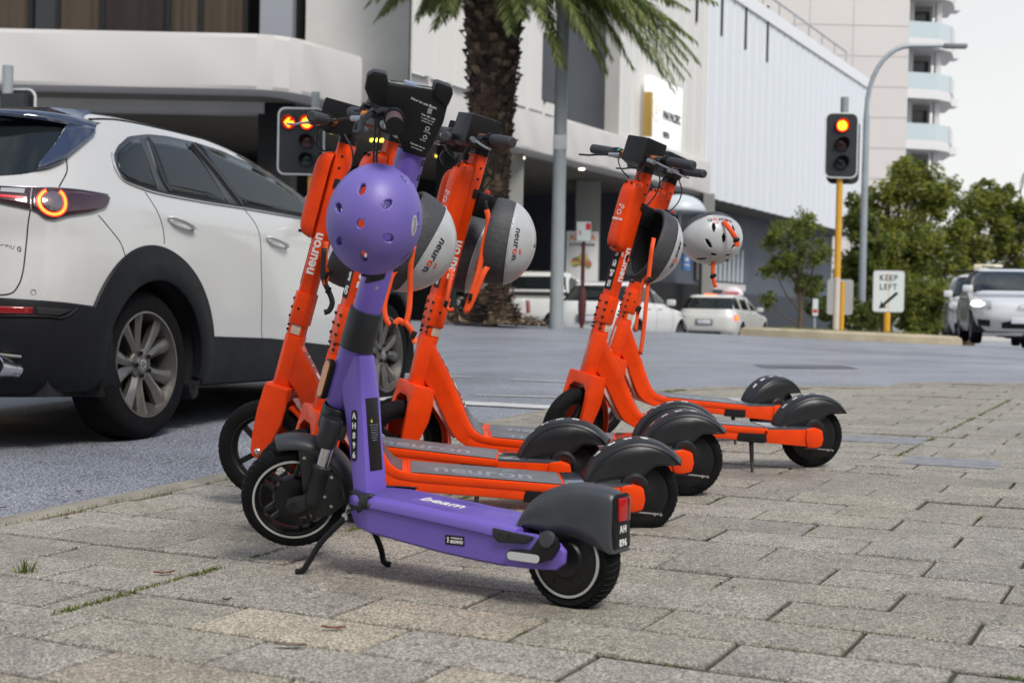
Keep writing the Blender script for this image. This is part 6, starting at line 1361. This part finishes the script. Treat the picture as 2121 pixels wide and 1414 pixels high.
# ---------------------------------------------------------------- palm
barks=[M('palm_boot_dark',(.045,.030,.022),.9,var=.4,vs=14),M('palm_boot_brown',(.10,.062,.040),.9,var=.4,vs=14),M('palm_boot_tan',(.21,.145,.09),.85,var=.35,vs=14)]
pz=gz(-.4,23.4); palm=thing('palm_tree','big date palm with rough brown trunk and drooping green fronds in front of the hotel','tree',loc=(-.42,23.4,pz))
rnd=random.Random(11); prof=[(0,.62),(.25,.46),(.55,.36),(.9,.32),(1.8,.30),(2.4,.31),(3.0,.345),(3.7,.40),(4.6,.45),(5.4,.50),(6.1,.52),(6.6,.40)]
mb=MB(); mb.lathe([(max(.05,r-.05),z) for z,r in prof]+[(.01,6.7)],barks[0],24,axis='z')
z=.1; row=0
while z<6.5:
    rr=interp([(a,b) for a,b in prof],z); n=int(15+rr*14)
    for i in range(n):
        a=TAU*(i+.5*(row%2))/n+rnd.uniform(-.06,.06); wd=rr*PI/n*rnd.uniform(.9,1.25); h=rnd.uniform(.07,.12); out=rnd.uniform(.02,.085) if rnd.random()<.93 else rnd.uniform(.10,.16)
        c,s=math.cos(a),math.sin(a); zz=z+rnd.uniform(-.02,.02); r0=rr-.05
        def q(da,r_,z_): return (r_*math.cos(a+da),r_*math.sin(a+da),z_)
        da=wd/rr; k=rnd.choices((0,1,2),(5,4,2 if z<6 else 3))[0]
        mb.add([q(-da,r0,zz-h),q(da,r0,zz-h),q(da,r0+out*.9,zz+h*.5),q(-da,r0+out*.9,zz+h*.5),q(-da*.55,r0+out+.02,zz+h*.8),q(da*.55,r0+out+.02,zz+h*.8),q(0,r0,zz+h)],[(0,1,2,3),(3,2,5,4),(4,5,6),(2,6,5),(3,4,6)],barks[k])
    z+=.085; row+=1
mb.build('trunk',palm,smooth=0,merge=False)
fg=[M('frond_green',(.085,.125,.032),.45,var=.4,vs=3,spec=.6,leaf=1),M('frond_light',(.24,.28,.09),.45,var=.3,vs=3,spec=.6,leaf=1),M('frond_dry',(.22,.19,.07),.6,var=.3,vs=4)]
C0=Vector((0,0,6.25-pz))
def frond(mb,tip,up,rnd,wl=.42):
    P0=C0+Vector((rnd.uniform(-.15,.15),rnd.uniform(-.15,.15),rnd.uniform(-.1,.2))); T_=Vector(tip); P1=lerp(P0,T_,.50); P1.z=max(P0.z,T_.z)+up
    n=60; pts=[(1-t)**2*P0+2*t*(1-t)*P1+t*t*T_ for t in [i/n for i in range(n+1)]]
    mb.tube(pts[::3]+[pts[-1]],[.035*(1-.85*i/16) for i in range(len(pts[::3])+1)],fg[1],6)
    tw=rnd.uniform(-.5,.5)
    for i in range(5,n):
        d=(pts[i+1]-pts[i-1]).normalized(); side=d.cross(Vector((0,0,1))); 
        if side.length<.1: side=Vector((1,0,0))
        side.normalize(); side=side@Matrix.Rotation(0,3,'Z'); nrm=side.cross(d)
        L_=wl*math.sin(PI*min(1,(i/n)*.86+.10))**.7*rnd.uniform(.85,1.1)
        for sg_ in (-1,1):
            for dd in (0,.5):
                p=lerp(pts[i],pts[i+1],dd) if i<n else pts[i]; dirv=(side*sg_*math.cos(tw*sg_*.4)+d*rnd.uniform(.75,1.05)+nrm*rnd.uniform(-.1,.45)+Vector((0,0,-.35))).normalized()
                w_=d*.021; e=p+dirv*L_*.6+Vector((0,0,-.02)); f=p+dirv*L_+Vector((0,0,-.09*L_/.3))
                mb.add([p-w_,p+w_,e+w_*.8,e-w_*.8,f],[(0,1,2,3),(3,2,4)],fg[rnd.choices((0,1,2),(6,4,1))[0]])
def wp(px,py,dy=0): s=2900.5/(23.4+dy); return ((px-1060)/s+.42,dy,.68+(645-py)/s-pz)
TIPS=[(762,52,-.6),(700,-30,.4),(884,66,-1.2),(905,20,1.0),(840,-20,-.2),(1045,72,-1.9),(1060,30,1.2),(1160,146,-1.0),(1215,98,-1.5),(1247,150,.8),(1240,158,-.4),(1300,140,.6),(1330,100,-1.4),(1362,150,-.3),(1387,186,.3),(1405,160,1.2),(1436,122,.1),(1385,160,-1.3),(1418,150,-.8),(1400,60,1.6),(1180,60,1.6),(1470,0,.8),(1450,-40,-1.5),(640,-80,-1.6),(900,-60,-2.4),(1000,-40,2.2),(1120,-30,2.6),(760,-120,2.0),(1250,-60,-2.6),(1110,40,-2.2),(778,34,.9),(742,22,-.9),(850,48,.6),(872,34,1.4),(925,40,-1.4),(1075,40,-1.2)]
TIPS+=[(x+rnd.uniform(-26,26),y-rnd.uniform(4,46),dy+rnd.uniform(-.5,.5)) for x,y,dy in TIPS]
for x,y,dy in TIPS: mb=MB(); frond(mb,wp(x,y,dy),rnd.uniform(.35,.7),rnd); mb.build('frond',palm,smooth=0,merge=False)
for k in range(22):
    a=TAU*k/22+rnd.random()*.2; l=rnd.uniform(2.6,3.6); mb=MB(); frond(mb,(l*math.cos(a),l*math.sin(a),C0.z+rnd.uniform(-.2,2.6)),rnd.uniform(.5,1.2),rnd); mb.build('frond',palm,smooth=0,merge=False)
mb=MB()   # dead leaf litter round the foot
for k in range(420):
    a=rnd.random()*TAU; rr=rnd.uniform(.3,.95); p=Vector((rr*math.cos(a),rr*math.sin(a)*.8,.02+max(0,.42-rr*.42)*rnd.random())); d=Vector((rnd.gauss(0,1),rnd.gauss(0,1),rnd.gauss(0,.5))).normalized()*rnd.uniform(.05,.13); e=d.cross(Vector((0,0,1))).normalized()*rnd.uniform(.015,.04)
    mb.add([p-d,p+e+Vector((0,0,.02)),p+d,p-e],[(0,1,2,3)],barks[rnd.choice((1,2,2))])
mb.build('leaf_litter',palm,smooth=0,merge=False)
# second palm just outside the right edge: its frond tips show
p2=thing('palm_tree','palm frond tips poking in at the right edge of the sky','tree',loc=(7.3,15,gz(7.3,15)))
mb=MB(); mb.lathe([(.3,0),(.22,.6),(.2,4),(.26,5.2),(.1,5.6)],barks[1],18,axis='z'); mb.build('trunk',p2,smooth=0)
C0=Vector((0,0,4.6)); 
for tx,tz,dy in ((-1.92,1.76,0),(-1.75,2.55,.3),(-1.3,3.6,-.8),(1.5,3,.5),(.5,3.2,-1.6),(.2,3,1.6),(-.6,6,0),(1.6,5.2,0)): mb=MB(); frond(mb,(tx,dy,tz),.3,rnd,.30); mb.build('frond',p2,smooth=0,merge=False)
# ---------------------------------------------------------------- broad-leaved trees
leafm=[M('leaf_dark',(.065,.09,.022),.6,var=.4,vs=1.5,leaf=1),M('leaf_mid',(.145,.18,.04),.55,var=.4,vs=1.5,leaf=1),M('leaf_olive',(.28,.29,.055),.55,var=.35,vs=1.5,leaf=1),M('leaf_yellow',(.40,.36,.07),.55,var=.35,vs=1.5,leaf=1)]
barkt=M('tree_bark',(.13,.09,.06),.9,var=.4,vs=6)
def tree(label,X,Y,blobs,n,leaf,trunk=.12,seed=1,mix=(4,5,4,1),base=None,name='tree'):
    rnd=random.Random(seed); zb=gz(X,Y)-.05 if base is None else base; t=thing(name,label,'tree',loc=(X,Y,zb))
    mb=MB(); top=max(b[2] for b in blobs)-zb; mb.tube([(0,0,0),(.03,0,top*.3),(-.04,.03,top*.6),(0,0,top*.9)],[trunk*1.25,trunk,trunk*.7,trunk*.3],barkt,10)
    for b in blobs:
        c=Vector((b[0]-X,b[1]-Y,b[2]-zb)); s_=Vector((0,0,max(.3,c.z*.45))); mb.tube([s_,lerp(s_,c,.5)+Vector((0,0,-.1)),c],[trunk*.5,trunk*.35,trunk*.12],barkt,6)
    mb.build('trunk',t,smooth=50)
    mb=MB(); tot=sum(b[3]**2 for b in blobs)
    for b in blobs:
        c=Vector((b[0]-X,b[1]-Y,b[2]-zb)); m_=int(2.2*n*b[3]**2/tot); sub=[(Vector((rnd.gauss(0,1),rnd.gauss(0,1),rnd.gauss(0,1))).normalized()*b[3]*rnd.uniform(.45,.95),b[3]*rnd.uniform(.20,.42),rnd.random()) for _ in range(26)]
        for k in range(m_):
            s0,sr,tone=rnd.choice(sub); d=Vector((rnd.gauss(0,1),rnd.gauss(0,1),rnd.gauss(0,1))).normalized()*sr*rnd.random()**.4; p=c+Vector((s0.x,s0.y,s0.z*.85))+d
            lf=leaf*.68*rnd.uniform(.6,1.3); a=Vector((rnd.gauss(0,1),rnd.gauss(0,1),rnd.gauss(0,.6))).normalized()*lf; q=a.cross(Vector((rnd.gauss(0,1),rnd.gauss(0,1),rnd.gauss(0,1)))).normalized()*lf*.42
            up=(p.z-c.z)/b[3]
            wts=[mix[0]*(1.1-tone),mix[1],mix[2]*(.4+tone),mix[3]*(.2+1.4*tone)]
            mb.add([p-a,p+q,p+a,p-q],[(0,1,2,3)],leafm[rnd.choices((0,1,2,3),wts)[0]])
    mb.build('crown',t,smooth=0,merge=False); return t
def W(px,py,Y,r): s=2900.5/Y; return ((px-1060)/s,Y,.68+(646+(px-1060)*.0194-py)/s,r/s)
tree('small young tree with a thin trunk and loose dull green leaves before the dark wall',6.45,31.5,[W(1610,490,31.5,42),W(1660,470,31.8,40),W(1690,520,31.3,36),W(1640,545,31.5,46),W(1600,560,31.7,30),W(1670,590,31.5,34),W(1590,620,31.5,22)],2600,.075,.05,2,(5,6,2,0))
tree('tallest olive green tree right of the tall curved lamp',13.3,50,[W(1830,440,50,70),W(1880,380,50,62),W(1925,400,50.5,55),W(1850,520,49.5,80),W(1930,500,50,75),W(1800,560,50,60),W(1900,600,49,70),W(1870,345,50,30),W(1960,560,50,55)],15000,.13,.22,3,(4,5,5,2))
tree('olive tree behind the white taxi with sky showing through its right side',17.6,54,[W(2010,440,54,55),W(2060,430,54,58),W(2100,470,54.5,60),W(2040,500,54,60),W(2000,540,54,50),W(2120,540,54,50),W(2150,470,54,55),W(2030,395,54,28)],11000,.13,.2,4,(4,5,5,2))
tree('dark green tree between the curved lamp and the ribbed wall',11.9,46,[W(1770,460,46,38),W(1790,520,46,55),W(1765,580,46,48),W(1800,620,46,50),W(1760,420,46.5,22)],6000,.12,.15,5,(6,5,2,0))
tree('low bushy tree between the keep left sign and the white taxi',12.6,42,[W(1880,620,42,48),W(1925,610,42,45),W(1960,640,42,40),W(1900,670,42,42),W(1940,680,42,36)],5200,.10,.08,6,(4,6,4,1))
tree('dark leafy shrub behind the traffic island pole',10.6,44,[W(1700,640,44,36),W(1750,650,44,40),W(1800,650,44,42),W(1680,600,44,26)],3600,.10,.06,7,(7,5,1,0),name='shrub')
# ---------------------------------------------------------------- markings, covers, leaves
def mk(name,a,b,wd): tag(marking(a,b,wd).build(name,smooth=0),None,kind='structure')
mk('lane_marking',(-.9,11.12),(-.30,10.80),.09); mk('lane_marking',(.0,10.58),(.75,10.16),.09); mk('lane_marking',(-.24,9.07),(.75,8.55+.25),.08)
mk('stop_line',(-3.9,10.35),(.55,8.02),.30)
pm_=M('road_patch',(.10,.105,.12),.5,var=.3,vs=3)
mb=MB(); mb.grid([[(x,y,gz(x,y)-.031) for y in (12.5,12.8,13.1)] for x in (2.25,2.7,3.1)],pm_); tag(mb.build('road_patch',smooth=0),None,kind='structure')
cvm=M('steel_cover',(.25,.25,.265),.5,bump=.6,bs=160,var=.3,vs=20)
def cover(label,c,ang,l,w):
    mb=MB(); c=F2(*c); d=Vector((math.cos(ang),math.sin(ang))); n=Vector((-d.y,d.x)); c=Vector(c)
    P=[c+d*l/2+n*w/2,c-d*l/2+n*w/2,c-d*l/2-n*w/2,c+d*l/2-n*w/2]; h=.0025
    mb.add([(p.x,p.y,gz(p.x,p.y)+h) for p in P]+[(p.x,p.y,gz(p.x,p.y)-.02) for p in P],[(0,1,2,3),(0,4,5,1),(1,5,6,2),(2,6,7,3),(3,7,4,0)],cvm)
    tag(mb.build('service_cover',smooth=0),label,'cover','steel covers set in the footpath')
cover('bluish steel footpath cover nearer the orange rear wheels, farther from the camera',(1.64,6.24),R(-25),.36,.26); cover('bluish steel footpath cover nearer the camera, right of the scooters',(1.70,5.44),R(-27),.36,.26)
lm_=[M('dead_leaf_brown',(.22,.09,.045),.7,var=.3,vs=60),M('dead_leaf_grey',(.20,.15,.11),.8,var=.3,vs=60),M('dead_leaf_dark',(.05,.03,.025),.8)]
LV=[(-.821,3.251,.026,0,.6,'reddish dead leaf left of the centre stand'),(-.362,2.737,.024,0,.2,'reddish dead leaf lying below the purple deck'),(-.426,2.604,.030,1,.1,'pale curled dead leaf at the bottom of the view'),(.486,3.125,.012,1,1.0,'tiny pale leaf scrap on a joint right of the purple rear wheel'),(-1.30,4.05,.022,0,2.0,'brown leaf by the kerb in the left distance'),(-1.62,4.4,.020,1,.3,'tan leaf in the gutter beside the kerb'),(-1.48,4.75,.018,0,1.3,'orange leaf in the gutter nearer the orange scooters'),(-.62,2.98,.010,2,.5,'small dark twig on the pavers, left'),(.119,3.14,.009,2,.2,'small dark seed near the purple deck shadow'),(.95,2.62,.008,2,0,'small dark seed at the lower right')]
for i,(x,y,l,k,a,lab) in enumerate(LV):
    x,y=F2(x,y); mb=MB(); pv_=gz(x,y)+(.004 if x>-1.35 else -.030); g=[]
    for q in range(7):
        t_=-1+q/3; w_=l*.22*(1-t_*t_)**.6+.0006; g.append([(l*t_,-w_,.004*abs(t_)+.003),(l*t_,0,.001+.003*t_*t_),(l*t_,w_,.004*abs(t_)+.003)])
    mb.grid(g,lm_[k]); o=mb.build('fallen_leaf',smooth=60,solid=.0006,loc=(x,y,pv_)); o.rotation_euler=(0,.05,a); tag(o,lab,'leaf','fallen leaves on the ground')
mb=MB(); rnd=random.Random(5)
for k in range(46):
    a=rnd.random()*TAU; p=Vector((rnd.gauss(0,.012),rnd.gauss(0,.008),0)); h=rnd.uniform(.018,.05); d=Vector((math.cos(a),math.sin(a),0))*rnd.uniform(.005,.03); s_=Vector((-math.sin(a),math.cos(a),0))*.0013; mb.add([p-s_,p+s_,p+d*.5+s_*.8+Vector((0,0,h*.6)),p+d*.5-s_*.8+Vector((0,0,h*.6)),p+d+Vector((0,0,h))],[(0,1,2,3),(3,2,4)],green)
tag(mb.build('grass_tuft',smooth=0,merge=False,loc=F2(-1.15,3.27)+(gz(*F2(-1.15,3.27))-.005,)),'bright green grass tuft growing from a paver joint at the lower left','grass')

# ---------------------------------------------------------------- out of view: street mirrored at right, and blockers added behind to darken reflections
def facade(label,X,Y,rz,L_,H_,m,fl=3.3):
    t=thing('unseen_office',label,'building',loc=(X,Y,-.3),rz=rz); mb=MB(); mb.box(-L_/2,L_/2,0,12,0,H_,m); mb.build('wall',t)
    n=int(L_/3); 
    for f in range(int(H_/fl)):
        for k in range(n):
            x=-L_/2+(k+.5)*L_/n; mb=MB(); mb.box(x-1.1,x+1.1,-.05,.02,f*fl+.9,f*fl+2.7,win_d); mb.build('window',t)
facade('unseen grey office building added behind the camera to darken reflections and block sky light',0,-16,PI,50,16,concg)
facade('pale office building to the right of the crossing, out of view',42,14,-PI/2-.3,40,13,concl)
for i,(x,y) in enumerate(((17,9),(20,14),(24,19),(15,3.5),(13,-2))):
    tree(('leafy street tree outside the right of the view, nearest the silver hatchback','leafy street tree outside the view, second beyond the hatchback','leafy street tree outside the view, furthest up the side road','leafy street tree outside the view, level with the orange scooters','unseen leafy tree added behind the camera to darken reflections')[(1,2,0,3,4)[i]],x,y,[(x,y,3.4,1.5),(x+.9,y+.4,4.2,1.3),(x-.8,y-.3,4.4,1.3),(x,y+.5,5.3,1.2),(x+.3,y-.9,3.8,1.1)],2600,.16,.14,20+i,(5,5,2,0))
